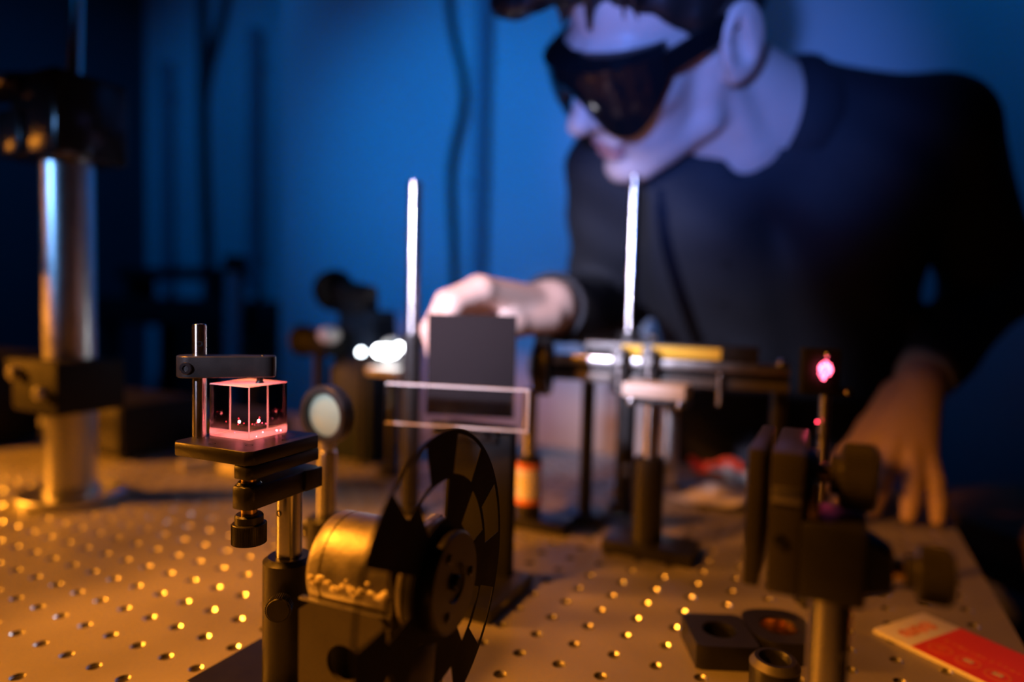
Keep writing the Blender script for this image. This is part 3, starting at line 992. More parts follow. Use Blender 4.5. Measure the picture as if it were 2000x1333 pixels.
mb = MB(); mb.lathe([(16, 0), (16, 6), (14, 8), (6.3, 8)], seg=40); mb.build('pedestal_foot', 'black_anodised', mm)

# ================================================================== LASER TARGET
lt_ = thing('laser_target', 'small black target with a glaring red laser spot on a thin post', 'laser target', (217, 449, 0), 0.0)
mb = MB(); mb.box((-3, 3, 164), (26, 8, 32), 1.0); tg = mb.build('target_body', 'black_matte', lt_)
mb = MB(); mb.lathe([(6.2, 0), (5.6, 0.8), (4.0, 1.0), (0, 1.05)], (-2.5, -1.0, 165.5), (-0.35, -1, 0), 28); sp = mb.build('target_disc', 'black_gloss', tg)
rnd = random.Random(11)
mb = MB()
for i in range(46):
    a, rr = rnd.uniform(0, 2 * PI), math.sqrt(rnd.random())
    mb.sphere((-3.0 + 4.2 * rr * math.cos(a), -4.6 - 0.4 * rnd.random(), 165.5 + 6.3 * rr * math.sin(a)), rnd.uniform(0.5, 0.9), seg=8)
mb.build('laser_speckle', 'laser_speckle', lt_)['kind'] = 'stuff'  # glowing beads stand in for laser light scattered off the target
mb = MB(); mb.cyl((2, 3, 8), (2, 3, 149), 3.6, seg=28); mb.build('post', 'stainless', lt_)
mb = MB(); mb.lathe([(14, 0), (14, 6), (12, 8), (3.6, 8)], (2, 3, 0), seg=36); mb.build('pedestal_foot', 'black_anodised', lt_)
for (x0, z0) in ((-1, 176), (16, 150)):
    mb = MB(); mb.lathe([(2.2, 0), (2.2, 3), (1.4, 3.8)], (x0, -1.0 if x0 < 5 else 3, z0), (0, -1, 0), 18); mb.build('target_screw', 'stainless', lt_)
mb = MB(); mb.box((13, 3, 150), (14, 5, 6), 0.6); mb.build('target_arm', 'black_matte', lt_)
mb = MB(); mb.sphere((-4.5, -0.6, 129), 0.8, seg=10); mb.build('red_fibre_tip', 'laser_spot', lt_)
mb = MB(); mb.tube([(-4.5, -0.2, 129), (-4.5, 0, 120), (-1.5, 1.5, 117), (2, 3, 116)], 0.9, 8); mb.build('fibre_lead', 'black_matte', lt_)

# ================================================================== LOOSE BASE BLOCKS AND RING
lb_ = thing('bored_base_block', 'black rectangular base block with a large bored hole, left of the short ring', 'base block', (128, 380, 0), -0.02)
mb = MB(); mb.plate_hole(rect_ring(18, 20, 40), circle(10.0, 40), 0, 14); mb.build('block', 'black_anodised', lb_)
mb = MB(); mb.ring([(8.4, 5), (9.9, 5), (9.9, 13.2), (9.0, 13.2)], seg=40); mb.build('bore_liner', 'black_gloss', lb_)
lb2 = thing('bored_base_block', 'black rounded base block with a bored hole, behind the short ring', 'base block', (167, 388, 0), 0.0)
mb = MB(); mb.plate_hole([(20 * math.copysign(abs(math.cos(2 * PI * i / 40)) ** 0.7, math.cos(2 * PI * i / 40)), 22 * math.copysign(abs(math.sin(2 * PI * i / 40)) ** 0.7, math.sin(2 * PI * i / 40))) for i in range(40)], circle(11.5, 40), 0, 13.5)
mb.build('block', 'black_anodised', lb2)
mb = MB(); mb.ring([(9.2, 4), (11.3, 4), (11.3, 12.5), (10.2, 12.5)], seg=40); mb.build('bore_liner', 'brass', lb2)
rg = thing('short_post_holder', 'short black tubular post holder with a shiny rim, front right beside the steel post', 'post holder', (142.3, 333, 0))
mb = MB(); mb.ring([(12.6, 0), (12.6, 19.8), (10.2, 23.4), (8.2, 23.4), (7.4, 22.0), (7.4, 0)], seg=56); mb.build('holder_body', 'black_anodised', rg)
mb = MB(); mb.ring([(12.75, 19.2), (12.75, 20.0), (10.4, 23.3), (9.6, 23.3), (12.0, 19.2)], seg=56); mb.build('bevelled_rim', 'bracket_paint', rg)

# ================================================================== RED AND WHITE CARD
cdir = Vector((0.46, -0.888, 0)).normalized()
crz = math.atan2(cdir.y, cdir.x)
# local x along the long side (towards the camera), y across
cd = thing('plastic_card', 'red and white printed card lying at the right edge of the table', 'card', (236.4, 408.6, 0), crz)
CW, CL, CT = 54.0, 90.0, 2.8
mb = MB(); mb.box((CL / 2, CW / 2, CT / 2), (CL, CW, CT), 0.4); mb.build('card_body', 'card_white', cd)
mb = MB(); mb.box((24 + (CL - 24.6) / 2, CW / 2, CT + 0.05), (CL - 24.6, CW - 0.8, 0.12)); rp = mb.build('red_panel', 'card_red', cd)
# orange logotype strokes on the white band
mb = MB()
for i, (dy, hh, ww) in enumerate(((11, 7, 2.2), (14.4, 9, 2.0), (17.6, 7, 2.2), (21.0, 8, 1.8), (24.0, 7, 2.2), (27.4, 10, 1.8), (30.6, 7, 2.2), (34, 8, 1.8), (37.4, 10, 2.0), (40.6, 7, 1.8))):
    mb.box((13.0, dy, CT + 0.06), (hh, ww, 0.12))
for dy in (12.6, 19.2, 26, 32.2, 39):
    mb.box((13.0 + (3 if int(dy) % 2 else -2.6), dy, CT + 0.06), (1.8, 4.2, 0.12))
mb.build('logotype', 'card_orange', cd)
for i in range(4):
    cx_, cy_ = 34 + i * 15.5, 13.5
    mb = MB(); mb.ring([(5.4, CT + 0.1), (6.5, CT + 0.1), (6.5, CT + 0.22), (5.4, CT + 0.22)], (cx_, cy_, 0), seg=36); rg_ = mb.build('printed_circle', 'card_orange', rp)
    mb = MB(); mb.box((cx_ - 0.5, cy_, CT + 0.16), (5.2, 1.4, 0.12)); mb.box((cx_ - 2.2, cy_ + 1.2, CT + 0.16), (1.4, 3.4, 0.12)); mb.box((cx_ + 1.4, cy_ + 1.2, CT + 0.16), (1.4, 3.0, 0.12)); mb.box((cx_ - 0.4, cy_ + 2.6, CT + 0.16), (3.6, 1.2, 0.12))
    mb.build('printed_glyph', 'card_white' if i else 'card_orange', rg_)
mb = MB()
rnd = random.Random(5)
xx = 30.0
while xx < 86:
    w_ = rnd.uniform(1.0, 2.6)
    mb.box((xx, 27.5 + rnd.uniform(-0.5, 0.5), CT + 0.14), (w_, rnd.uniform(1.6, 3.4), 0.1))
    xx += w_ + rnd.uniform(0.7, 2.4)
mb.build('small_print', 'card_orange', rp)['kind'] = 'stuff'

# ================================================================== LEFT COLUMN
lc = thing('steel_column', 'thick steel column with black clamps and a round base flange at far left', 'column', (-434, 640, 0), YAW)
mb = MB(); mb.lathe([(47, 0), (47, 7), (45, 9), (24, 9.5), (24, 14), (22.5, 15)], seg=64); mb.build('base_flange', 'aluminium', lc)
mb = MB(); mb.cyl((0, 0, 9), (0, 0, 400), 22, seg=64, bev=1); colm = mb.build('column_tube', 'aluminium', lc)
mb = MB(); mb.box((2, -2, 116), (74, 66, 50), 4); mb.box((-46, -14, 132), (50, 16, 12), 2); cl1 = mb.build('lower_clamp', 'black_matte', lc)
for (x0, z0) in ((-20, 128), (22, 112)):
    mb = MB(); mb.lathe([(6, 0), (6, 9), (4.8, 10)], (x0, -34, z0), (0, -1, 0), 28); mb.build('clamp_screw', 'aluminium', cl1)
mb = MB(); mb.box((6, 0, 368), (72, 70, 78), 5); mb.box((-24, -10, 352), (40, 60, 44), 4); cl2 = mb.build('upper_clamp', 'black_gloss', lc)
mb = MB(); mb.tube([(-12, -26, 396), (-60, -34, 398), (-140, -44, 404), (-240, -58, 408)], 14, 20); mb.build('boom_arm', 'black_gloss', lc)
for x0 in (-34, -22):
    mb = MB(); mb.sphere((x0, -46, 398), 6.5, seg=18); mb.build('chrome_nut', 'stainless', cl2)
mb = MB(); mb.cyl((2, 6, 404), (10, 10, 640), 6, seg=24); mb.build('upper_rod', 'stainless', lc)
mb = MB(); mb.ring([(6.2, 0), (8, 0), (8, 6), (6.2, 6)], (5, 8, 520), seg=24); mb.build('rod_joint', 'black_anodised', lc)

# ================================================================== DARK EQUIPMENT AT THE FAR LEFT


def equipment(name, label, cat, loc, size, rz, group=None, face=True):
    w, d_, h_ = size
    t = thing(name, label, cat, loc, rz, group)
    mb = MB(); mb.box((0, 0, h_ / 2 + 4), (w, d_, h_ - 8), 2.5); b = mb.build('case', 'black_matte', t)
    if face:
        mb = MB(); mb.box((0, -d_ / 2 - 1, h_ / 2 + 4), (w - 8, 2, h_ - 16), 0.6); mb.build('front_panel', 'black_anodised', t)
        for i in range(3):
            mb = MB(); mb.lathe([(min(7, h_ / 5), 0), (min(7, h_ / 5), 6), (min(5, h_ / 6), 8)], (-w / 2 + 22 + i * 24, -d_ / 2 - 1, h_ / 2 + 2), (0, -1, 0), 24)
            mb.build('dial', 'grey_plastic', t)
    for sx in (-1, 1):
        for sy in (-1, 1):
            mb = MB(); mb.lathe([(6, 0), (6, 5)], (sx * (w / 2 - 12), sy * (d_ / 2 - 12), 0), seg=16); mb.build('rubber_foot', 'cable_rubber', t)
    return t


equipment('instrument_box', 'low black instrument box with dials behind the thick left column', 'instrument', (-520, 865, 0), (170, 110, 70), YAW)
equipment('instrument_box', 'flat black instrument box beyond the glass cube', 'instrument', (-345, 850, 0), (90, 66, 46), YAW + 0.1)
equipment('instrument_box', 'tall black instrument box at the left edge behind the column', 'instrument', (-730, 900, 0), (150, 110, 120), YAW)
for i, (x_, y_, s_) in enumerate(((-322, 752, 1.0), (-372, 765, 0.9), (-268, 742, 0.8))):
    t = thing('pale_clip', ['pale plastic clip on the table left of the platform knob', 'pale plastic clip closest to the thick column', 'pale plastic clip hidden partly by the platform arm'][i], 'clip', (x_, y_, 0), YAW + i)
    mb = MB(); mb.prism([(-16, -7), (16, -7), (16, 7), (4, 7), (0, 3), (-16, 5)], 0, 12 * s_, 1.2); mb.build('clip_body', 'paper', t)
    mb = MB(); mb.lathe([(3, 0), (3, 3), (2, 4)], (10, 0, 12 * s_), (0, 0, 1), 16); mb.build('clip_screw', 'stainless', t)

# bench with a dark monitor bar against the recessed wall
bn = thing('dark_bench', 'long dark bench top standing in the wall recess at left', 'bench', (*uv_to_xy(-1750, 1470), FLOOR), YAW)
mb = MB(); mb.box((0, 0, 1052), (860, 280, 86), 4); mb.build('bench_top', 'black_matte', bn)
for sx in (-400, 400):
    for sy in (-110, 110):
        mb = MB(); mb.box((sx, sy, 505), (50, 50, 1010), 3); mb.build('leg', 'black_matte', bn)
mo = thing('shelf_frame', 'low black shelf frame standing on the dark bench', 'shelf', (*uv_to_xy(-1870, 1420), FLOOR + 1095), YAW)
mb = MB(); mb.box((0, 0, 78), (470, 120, 36), 3); mb.build('shelf_board', 'black_matte', mo)
for sx in (-200, 200):
    mb = MB(); mb.box((sx, 0, 30), (16, 100, 60), 2); mb.build('upright', 'black_matte', mo)
gp = thing('grey_pole', 'grey round floor pole with a dark cap in front of the dark bench', 'pole', (*uv_to_xy(-1478, 1288), FLOOR), YAW)
mb = MB(); mb.cyl((0, 0, 12), (0, 0, 1175), 26, seg=32); mb.build('pole_tube', 'grey_plastic', gp)
mb = MB(); mb.cyl((0, 0, 1174), (0, 0, 1218), 31, seg=32, bev=2); mb.build('pole_cap', 'black_matte', gp)
mb = MB(); mb.lathe([(70, 0), (70, 10), (60, 14), (26, 14)], seg=36); mb.build('pole_foot', 'black_matte', gp)

# ================================================================== CABLES AND PIPES ON THE REAR WALL


def cable(name, label, pts, r, cat='cable', material='cable_rubber', group=None):
    P_ = [Vector(p) for p in pts]
    out = []
    for i in range(len(P_) - 1):
        p0, p1, p2, p3 = P_[max(i - 1, 0)], P_[i], P_[i + 1], P_[min(i + 2, len(P_) - 1)]
        for k in range(8):
            t = k / 8
            out.append(0.5 * ((2 * p1) + (-p0 + p2) * t + (2 * p0 - 5 * p1 + 4 * p2 - p3) * t * t + (-p0 + 3 * p1 - 3 * p2 + p3) * t ** 3))
    out.append(P_[-1])
    m = MB(); m.tube(out, r, 10)
    return tag(m.build(name, material), label, cat, group)



def on_wall(k, pts):
    """points of a wall plane scaled towards the lens height to a nearer plane"""
    return [(p[0] * k, p[1] * k, 205 + (p[2] - 205) * k) for p in pts]


kw = 1228 / 1590
cable('wall_cable', 'thin black cable hanging in a loose wave down the blue wall', on_wall(kw, [(-212, 1872, 1500), (-202, 1866, 1043), (-152, 1842, 786), (-185, 1858, 578), (-171, 1851, 307), (-171, 1851, 60)]), 7)
mb = MB(); mb.cyl((0, 0, 0), (0, 0, 1560), 17, seg=24); mb.box((0, 14, 400), (50, 10, 14), 1); mb.box((0, 14, 1000), (50, 10, 14), 1)
tag(mb.build('wall_conduit', 'pipe_paint', None, loc=(*uv_to_xy(-684, 1232), 60)), 'dull vertical conduit fixed to the blue wall beside the wavy cable', 'conduit')
kr = 1630 / 2190
cable('wall_cable', 'thick black cable hanging straight down in the dark wall recess', on_wall(kr, [(-1503, 3165, 2200), (-1501, 3165, 1597), (-1496, 3163, 1003), (-1472, 3151, 397), (-1470, 3150, 150)]), 18)
cable('wall_cable', 'cable slanting in to join the thick hanging cable in the wall recess', on_wall(kr, [(-1290, 3060, 2000), (-1363, 3098, 1570), (-1460, 3140, 1286), (-1490, 3158, 1150)]), 13)
for (a_, z0, z1, lb) in ((-2218, 220, 1050, 'faint vertical pipe left of the thick hanging cable'), (-1774, 220, 1100, 'faint vertical pipe right of the thick hanging cable')):
    mb = MB(); mb.cyl((0, 0, 0), (0, 0, z1 - z0), 24, seg=24, bev=2); mb.box((0, 18, 120), (66, 14, 16), 1); mb.box((0, 18, z1 - z0 - 120), (66, 14, 16), 1)
    tag(mb.build('wall_pipe', 'pipe_paint', None, loc=(*uv_to_xy(a_, 1624), z0), rotz=YAW), lb, 'pipe', 'pipes in the wall recess')

# padded seat beyond the table's right edge
st = thing('padded_stool', 'brown padded stool seat beyond the right edge of the table', 'stool', (722, 780, FLOOR), YAW)
mb = MB(); mb.lathe([(150, 790), (165, 800), (175, 830), (165, 858), (130, 868), (0, 870)], seg=48); mb.build('seat', 'brown_vinyl', st)
mb = MB(); mb.cyl((0, 0, 40), (0, 0, 795), 28, seg=28); mb.build('column', 'black_matte', st)
for k in range(5):
    a = 2 * PI * k / 5
    mb = MB(); mb.tube([(0, 0, 60), (90 * math.cos(a), 90 * math.sin(a), 48), (165 * math.cos(a), 165 * math.sin(a), 17)], [22, 18, 16], 12); mb.build('leg', 'black_matte', st)

# ================================================================== PERSON


class Field:
    """signed distance grid (mm) with smooth blending, meshed with surface nets"""

    def __init__(self, lo, hi, h):
        self.lo = np.array(lo, float)
        self.h = h
        self.n = np.ceil((np.array(hi, float) - self.lo) / h).astype(int) + 1
        self.d = np.full(self.n, 60.0, np.float32)

    def _sl(self, blo, bhi):
        a = np.clip(np.floor((np.array(blo) - self.lo) / self.h).astype(int), 0, self.n)
        b = np.clip(np.ceil((np.array(bhi) - self.lo) / self.h).astype(int) + 1, 0, self.n)
        if np.any(b <= a):
            return None, None
        g = [self.lo[i] + self.h * np.arange(a[i], b[i]) for i in range(3)]
        P_ = np.stack(np.meshgrid(*g, indexing='ij'), -1).astype(np.float32)
        return tuple(slice(a[i], b[i]) for i in range(3)), P_

    def _put(self, sl, v, k, sub):
        o = self.d[sl]
        if sub:
            v = -v
            hh = np.clip(0.5 - 0.5 * (v - o) / k, 0, 1)
            self.d[sl] = v + (o - v) * hh + k * hh * (1 - hh)
            self.d[sl] = np.maximum(self.d[sl], np.maximum(o, v))
        else:
            hh = np.clip(0.5 + 0.5 * (v - o) / k, 0, 1)
            self.d[sl] = v + (o - v) * hh - k * hh * (1 - hh)

    def cap(self, p0, p1, r0, r1=None, k=10.0, sub=False):
        r1 = r0 if r1 is None else r1
        p0, p1 = np.array(p0, float), np.array(p1, float)
        m = max(r0, r1) + k + 12
        sl, X = self._sl(np.minimum(p0, p1) - m, np.maximum(p0, p1) + m)
        if sl is None:
            return
        ax = p1 - p0
        t = np.clip(((X - p0) @ ax) / max(ax @ ax, 1e-6), 0, 1)
        v = np.linalg.norm(X - p0 - t[..., None] * ax, axis=-1) - (r0 + (r1 - r0) * t)
        self._put(sl, v, k, sub)

    def ell(self, c, r, R=None, k=10.0, sub=False):
        c = np.array(c, float)
        r = np.array(r, float)
        m = r.max() + k + 12
        sl, X = self._sl(c - m, c + m)
        if sl is None:
            return
        q = X - c
        if R is not None:
            q = q @ R
        k0 = np.linalg.norm(q / r, axis=-1)
        k1 = np.linalg.norm(q / (r * r), axis=-1) + 1e-9
        self._put(sl, k0 * (k0 - 1) / k1, k, sub)

    def coords(self):
        g = [self.lo[i] + self.h * np.arange(self.n[i]) for i in range(3)]
        return np.meshgrid(*g, indexing='ij', sparse=True)

    def mesh(self):
        d = self.d
        ins = d < 0
        n = self.n
        cnt = np.zeros(n - 1, np.int8)
        offs = [(i, j, k) for i in (0, 1) for j in (0, 1) for k in (0, 1)]
        for o in offs:
            cnt += ins[o[0]:n[0] - 1 + o[0], o[1]:n[1] - 1 + o[1], o[2]:n[2] - 1 + o[2]]
        mask = (cnt > 0) & (cnt < 8)
        ijk = np.argwhere(mask)
        idx = np.full(n - 1, -1, np.int32)
        idx[mask] = np.arange(len(ijk))
        acc = np.zeros((len(ijk), 3))
        num = np.zeros(len(ijk))
        for o in offs:
            for a in range(3):
                if o[a] == 0:
                    o2 = list(o)
                    o2[a] = 1
                    A = ijk + o
                    B = ijk + o2
                    va = d[A[:, 0], A[:, 1], A[:, 2]]
                    vb = d[B[:, 0], B[:, 1], B[:, 2]]
                    cr = (va < 0) != (vb < 0)
                    t = np.where(cr, va / np.where(cr, va - vb, 1), 0)
                    pos = A.astype(float)
                    pos[:, a] += t
                    acc += pos * cr[:, None]
                    num += cr
        V = acc / num[:, None] * self.h + self.lo
        Q = []
        for a in range(3):
            b, c = (a + 1) % 3, (a + 2) % 3
            s0 = [slice(None)] * 3
            s1 = [slice(None)] * 3
            s0[a] = slice(0, -1)
            s1[a] = slice(1, None)
            A = ins[tuple(s0)]
            Bv = ins[tuple(s1)]
            e = np.argwhere(A != Bv)
            ok = (e[:, b] > 0) & (e[:, c] > 0) & (e[:, b] < n[b] - 1) & (e[:, c] < n[c] - 1)
            e = e[ok]

            def cell(db, dc):
                q = e.copy()
                q[:, b] += db
                q[:, c] += dc
                return idx[q[:, 0], q[:, 1], q[:, 2]]
            quad = np.stack([cell(-1, -1), cell(0, -1), cell(0, 0), cell(-1, 0)], 1)
            flip = ~A[e[:, 0], e[:, 1], e[:, 2]]
            quad[flip] = quad[flip][:, ::-1]
            Q.append(quad)
        return V, np.concatenate(Q)

    def build(self, name, material, parent, origin, smooth=1):
        V, Q = self.mesh()
        for _ in range(smooth):                        # light Laplacian smoothing
            s = np.zeros_like(V)
            c = np.zeros(len(V))
            for i in range(4):
                j = (i + 1) % 4
                np.add.at(s, Q[:, i], V[Q[:, j]])
                np.add.at(s, Q[:, j], V[Q[:, i]])
                np.add.at(c, Q[:, i], 1)
                np.add.at(c, Q[:, j], 1)
            V = 0.5 * V + 0.5 * s / np.maximum(c, 1)[:, None]
        me = bpy.data.meshes.new(name)
        me.vertices.add(len(V))
        me.vertices.foreach_set('co', ((V - np.array(origin)) * S).astype(np.float32).ravel())
        me.loops.add(len(Q) * 4)
        me.loops.foreach_set('vertex_index', Q.astype(np.int32).ravel())
        me.polygons.add(len(Q))
        me.polygons.foreach_set('loop_start', np.arange(0, len(Q) * 4, 4, dtype=np.int32))
        me.polygons.foreach_set('use_smooth', np.ones(len(Q), bool))
        me.update(calc_edges=True)
        me.validate()
        me.materials.append(MATS[material])
        o = bpy.data.objects.new(name, me)
        col.objects.link(o)
        o.parent = parent
        return o, V, Q


FEET = (430.0, 1040.0, FLOOR)
person = thing('person', 'person in a dark shirt and black safety goggles leaning over the table, head bowed', 'person', FEET)

# head frame: F forward, L to his left, U up
th, ps, ro = math.radians(15), math.radians(34), math.radians(-30)
F0 = np.array([-math.cos(th), -math.sin(th), 0.0])
U0 = np.array([0, 0, 1.0])
L0 = np.cross(U0, F0)
F = F0 * math.cos(ps) - U0 * math.sin(ps)
U1 = np.cross(F, L0)
L = L0 * math.cos(ro) + U1 * math.sin(ro)
U = np.cross(F, L)
HR = np.array([F, L, U]).T
HO = np.array([150.0, 660.0, 470.0])


def hp(f, l, u):
    return HO + HR @ np.array([f, l, u], float)


SLp, SRp = np.array([462, 728, 398.0]), np.array([118, 784, 368.0])
ELp, ERp = np.array([604, 833, 240.0]), np.array([126, 893, 198.0])
WLp, WRp = np.array([438, 698, 131.0]), np.array([36, 624, 203.0])
NB_ = np.array([298, 742, 412.0])
sdir = (SLp - SRp) / np.linalg.norm(SLp - SRp)
MID = (SLp + SRp) / 2
WAIST = np.array([372, 905, 190.0])
HIP = np.array([410, 990, 40.0])


def torso(fd, g):
    for k in (-1, 1):
        a = MID + sdir * k * 88 + np.array([5, 25, -45])
        b = WAIST + sdir * k * 58
        c = HIP + sdir * k * 60
        fd.cap(a, b, 96 + g, 96 + g, 30)
        fd.cap(b, c, 96 + g, 108 + g, 30)
    fd.cap(SLp - sdir * 35, SRp + sdir * 35, 66 + g, 66 + g, 30)
    fd.cap(NB_ + [5, 10, -10], SLp - sdir * 30 + [0, 0, 8], 56 + g, 50 + g, 25)
    fd.cap(NB_ + [5, 10, -10], SRp + sdir * 30 + [0, 0, 8], 56 + g, 50 + g, 25)
    fd.cap(NB_ + [30, 30, 20], SLp - sdir * 60 + [0, 20, 4], 56 + g, 58 + g, 25)
    fd.cap(SLp, ELp, 56 + g, 44 + g, 22)
    fd.cap(SRp, ERp, 56 + g, 44 + g, 22)


def forearms(fd, g, tl=1.0):
    fd.cap(ELp, ELp + (WLp - ELp) * tl, 43 + g, 43 + g + (25 - 43) * tl, 18)
    tl = min(1.0, tl + 0.06)
    fd.cap(ERp, ERp + (WRp - ERp) * tl, 43 + g, 43 + g + (28 - 43) * tl, 18)


body = Field((-100, 480, -6), (670, 1010, 640), 3.0)
torso(body, -9)
forearms(body, -2)
# neck
body.cap(hp(-22, 0, -45), NB_, 55, 60, 18)
body.cap(hp(6, 0, -70), NB_ + [-50, -16, -30], 36, 42, 18)
body.cap(NB_ + [-50, -18, -34], NB_ + [-40, 12, -66], 34, 28, 16)
body.cap(hp(-8, 52, -35), NB_ + [-52, -46, -34], 14, 13, 14)          # neck muscle
# skull and face
body.ell(hp(-2, 0, 50), (97, 76, 84), HR, 12)
body.ell(hp(42, 0, -18), (54, 58, 84), HR, 18)
body.ell(hp(46, 0, -70), (46, 46, 35), HR, 16)
for s_ in (-1, 1):
    body.cap(hp(4, s_ * 57, -12), hp(14, s_ * 50, -68), 13, 14, 14)
    body.cap(hp(14, s_ * 50, -68), hp(76, s_ * 18, -97), 14, 14, 14)
    body.ell(hp(62, s_ * 44, -14), (26, 21, 20), HR, 14)               # cheekbone
    body.cap(hp(82, s_ * 40, 30), hp(95, s_ * 10, 30), 11, 11, 10)     # brow
    body.ell(hp(88, s_ * 32, 8), (13, 17, 10), HR, 8, True)            # eye socket
    body.ell(hp(78, s_ * 32, 8), (13, 13, 12), HR, 4)                  # eyeball under the lid
    body.ell(hp(104, s_ * 13, -31), (11, 8, 8), HR, 5)                 # nostril wing
    # ear
    body.ell(hp(-13, s_ * 81, 2), (26, 8, 36), HR, 5)
    body.ell(hp(-4, s_ * 77, -24), (11, 7, 12), HR, 5)
    body.ell(hp(-9, s_ * 91, 4), (14, 12, 23), HR, 3, True)
    body.cap(hp(6, s_ * 82, 2), hp(7, s_ * 80, -10), 4, 4, 4)          # tragus
    body.cap(hp(-16, s_ * 85, 20), hp(-21, s_ * 85, -12), 3.5, 3.5, 4) # inner fold
body.cap(hp(95, 0, 24), hp(116, 0, -20), 8, 11, 9)                     # nose bridge
body.ell(hp(122, 0, -27), (14, 14, 12), HR, 7)
body.ell(hp(92, 0, -50), (14, 26, 16), HR, 12)                         # muzzle
body.ell(hp(101, 0, -58), (9, 23, 6), HR, 5)
body.ell(hp(98, 0, -71), (9, 20, 7), HR, 5)
body.cap(hp(112, -24, -65), hp(112, 24, -65), 3.2, 3.2, 3, True)       # mouth line
body.ell(hp(88, 0, -96), (17, 22, 16), HR, 10)                        # chin
# hands: his right hand (behind the black card)


def finger(pts, r, k=4.0):
    for i in range(len(pts) - 1):
        body.cap(pts[i], pts[i + 1], r[i], r[i + 1], k)


mcpR = [np.array(p, float) for p in ((-26, 548, 216), (-30, 566, 218), (-27, 584, 214), (-20, 601, 207))]
for i, m in enumerate(mcpR):
    body.cap(WRp + [-8, (i - 1.5) * 9, 0], m, 16 if i < 3 else 14, 11.5, 10)
finger([mcpR[0], (-48, 532, 204), (-57, 526, 182), (-52, 524, 162)], [11, 9.5, 8.5, 7.5])
finger([mcpR[1], (-56, 548, 206), (-68, 543, 182), (-62, 539, 158)], [11, 9.5, 8.5, 7.5])
finger([mcpR[2], (-54, 570, 200), (-67, 566, 176), (-62, 562, 154)], [10.5, 9.2, 8.2, 7.2])
finger([mcpR[3], (-44, 590, 192), (-56, 588, 172), (-52, 585, 154)], [9.8, 8.4, 7.6, 6.8])
finger([WRp + [-4, -22, -10], (0, 570, 188), (-22, 540, 176), (-38, 521, 168)], [15, 12, 10, 8.5], 7)
# his left hand: leaning on the table near its right edge
mcpL = [np.array(p, float) for p in ((386, 682, 74), (396, 668, 70), (410, 660, 68), (424, 658, 68))]
for i, m in enumerate(mcpL):
    body.cap(WLp + [-10 + i * 4, -2 - i * 3, -6], m, 15, 11.5, 10)
finger([mcpL[0], (368, 676, 48), (352, 672, 26), (344, 668, 9)], [11.5, 9.8, 8.8, 7.8])
finger([mcpL[1], (380, 652, 42), (368, 644, 22), (362, 639, 9)], [11.5, 9.8, 8.8, 7.8])
finger([mcpL[2], (402, 640, 40), (394, 630, 21), (389, 624, 9)], [11, 9.5, 8.5, 7.6])
finger([mcpL[3], (422, 638, 40), (418, 626, 21), (414, 619, 8)], [10, 8.6, 7.8, 7.2])
finger([WLp + [-16, 14, -14], (396, 712, 78), (374, 716, 46), (358, 712, 12)], [16, 13, 10.5, 9], 7)
bo, BV, BQ = body.build('body', 'skin', person, FEET)
# lip colour
bo.data.materials.append(MATS['lip_skin'])
cen = (BV[BQ].mean(1) - HO) @ HR
lip = (cen[:, 0] > 92) & (np.abs(cen[:, 1]) < 24) & (cen[:, 2] > -78 + 0.006 * cen[:, 1] ** 2) & (cen[:, 2] < -53 - 0.010 * cen[:, 1] ** 2)
mi = np.zeros(len(BQ), np.int32)
mi[lip] = 1
bo.data.polygons.foreach_set('material_index', mi)
del body

# shirt
sh = Field((-10, 570, -60), (690, 1160, 520), 4.5)
torso(sh, 4)
forearms(sh, 5, 0.86)
X_, Y_, Z_ = sh.coords()
sh.d += (2.6 * np.sin(0.050 * X_ + 0.032 * Z_ + 1.3 * np.sin(0.021 * Z_ + 0.012 * X_)) * np.sin(0.026 * Z_ - 0.03 * Y_ + 0.6)
         + 1.8 * np.sin(0.085 * Z_ + 0.05 * X_ - 0.03 * Y_) * np.sin(0.017 * X_ + 0.4)).astype(np.float32)
# collar band around the neck
ax = hp(-10, 0, -70) - NB_
ax /= np.linalg.norm(ax)
sh.cap(NB_ + ax * 2, NB_ + ax * 90, 62, 60, 3, True)
sh.cap(NB_ + [-52, -36, -14], NB_ + [-64, -62, -66], 36, 10, 5, True)      # open neckline
# keep the sleeves clear of the wrists
for W_, E_ in ((WLp, ELp), (WRp, ERp)):
    dd = (W_ - E_) / np.linalg.norm(W_ - E_)
    sh.cap(E_ + (W_ - E_) * 0.90 + dd * 26, W_ + dd * 40, 36, 36, 2, True)
so, SV, SQ = sh.build('shirt', 'shirt_cloth', person, FEET)
mb = MB(); mb.ring([(63, -8), (72, -14), (76, 0), (70, 20), (65, 32), (62, 30), (62, 8)], Vector(NB_ - np.array(FEET)), Vector(ax), 64)
mb.build('collar', 'shirt_cloth', so)


def shirt_front(x, z):
    i = int(round((x - sh.lo[0]) / sh.h))
    k = int(round((z - sh.lo[2]) / sh.h))
    colm_ = sh.d[i, :, k]
    w = np.argwhere(colm_ < 0)
    return sh.lo[1] + sh.h * w[0, 0] if len(w) else None


for (bx, bz_) in ((222, 300), (232, 258), (244, 214), (258, 168)):
    by = shirt_front(bx, bz_)
    if by is not None:
        mb = MB(); mb.lathe([(5.2, 0), (5.6, 0.8), (4.6, 2.0), (0, 1.6)], (bx - FEET[0], by + 1.0 - FEET[1], bz_ - FEET[2]), (-0.25, -1, 0.2), 20)
        mb.build('button', 'black_gloss', so)
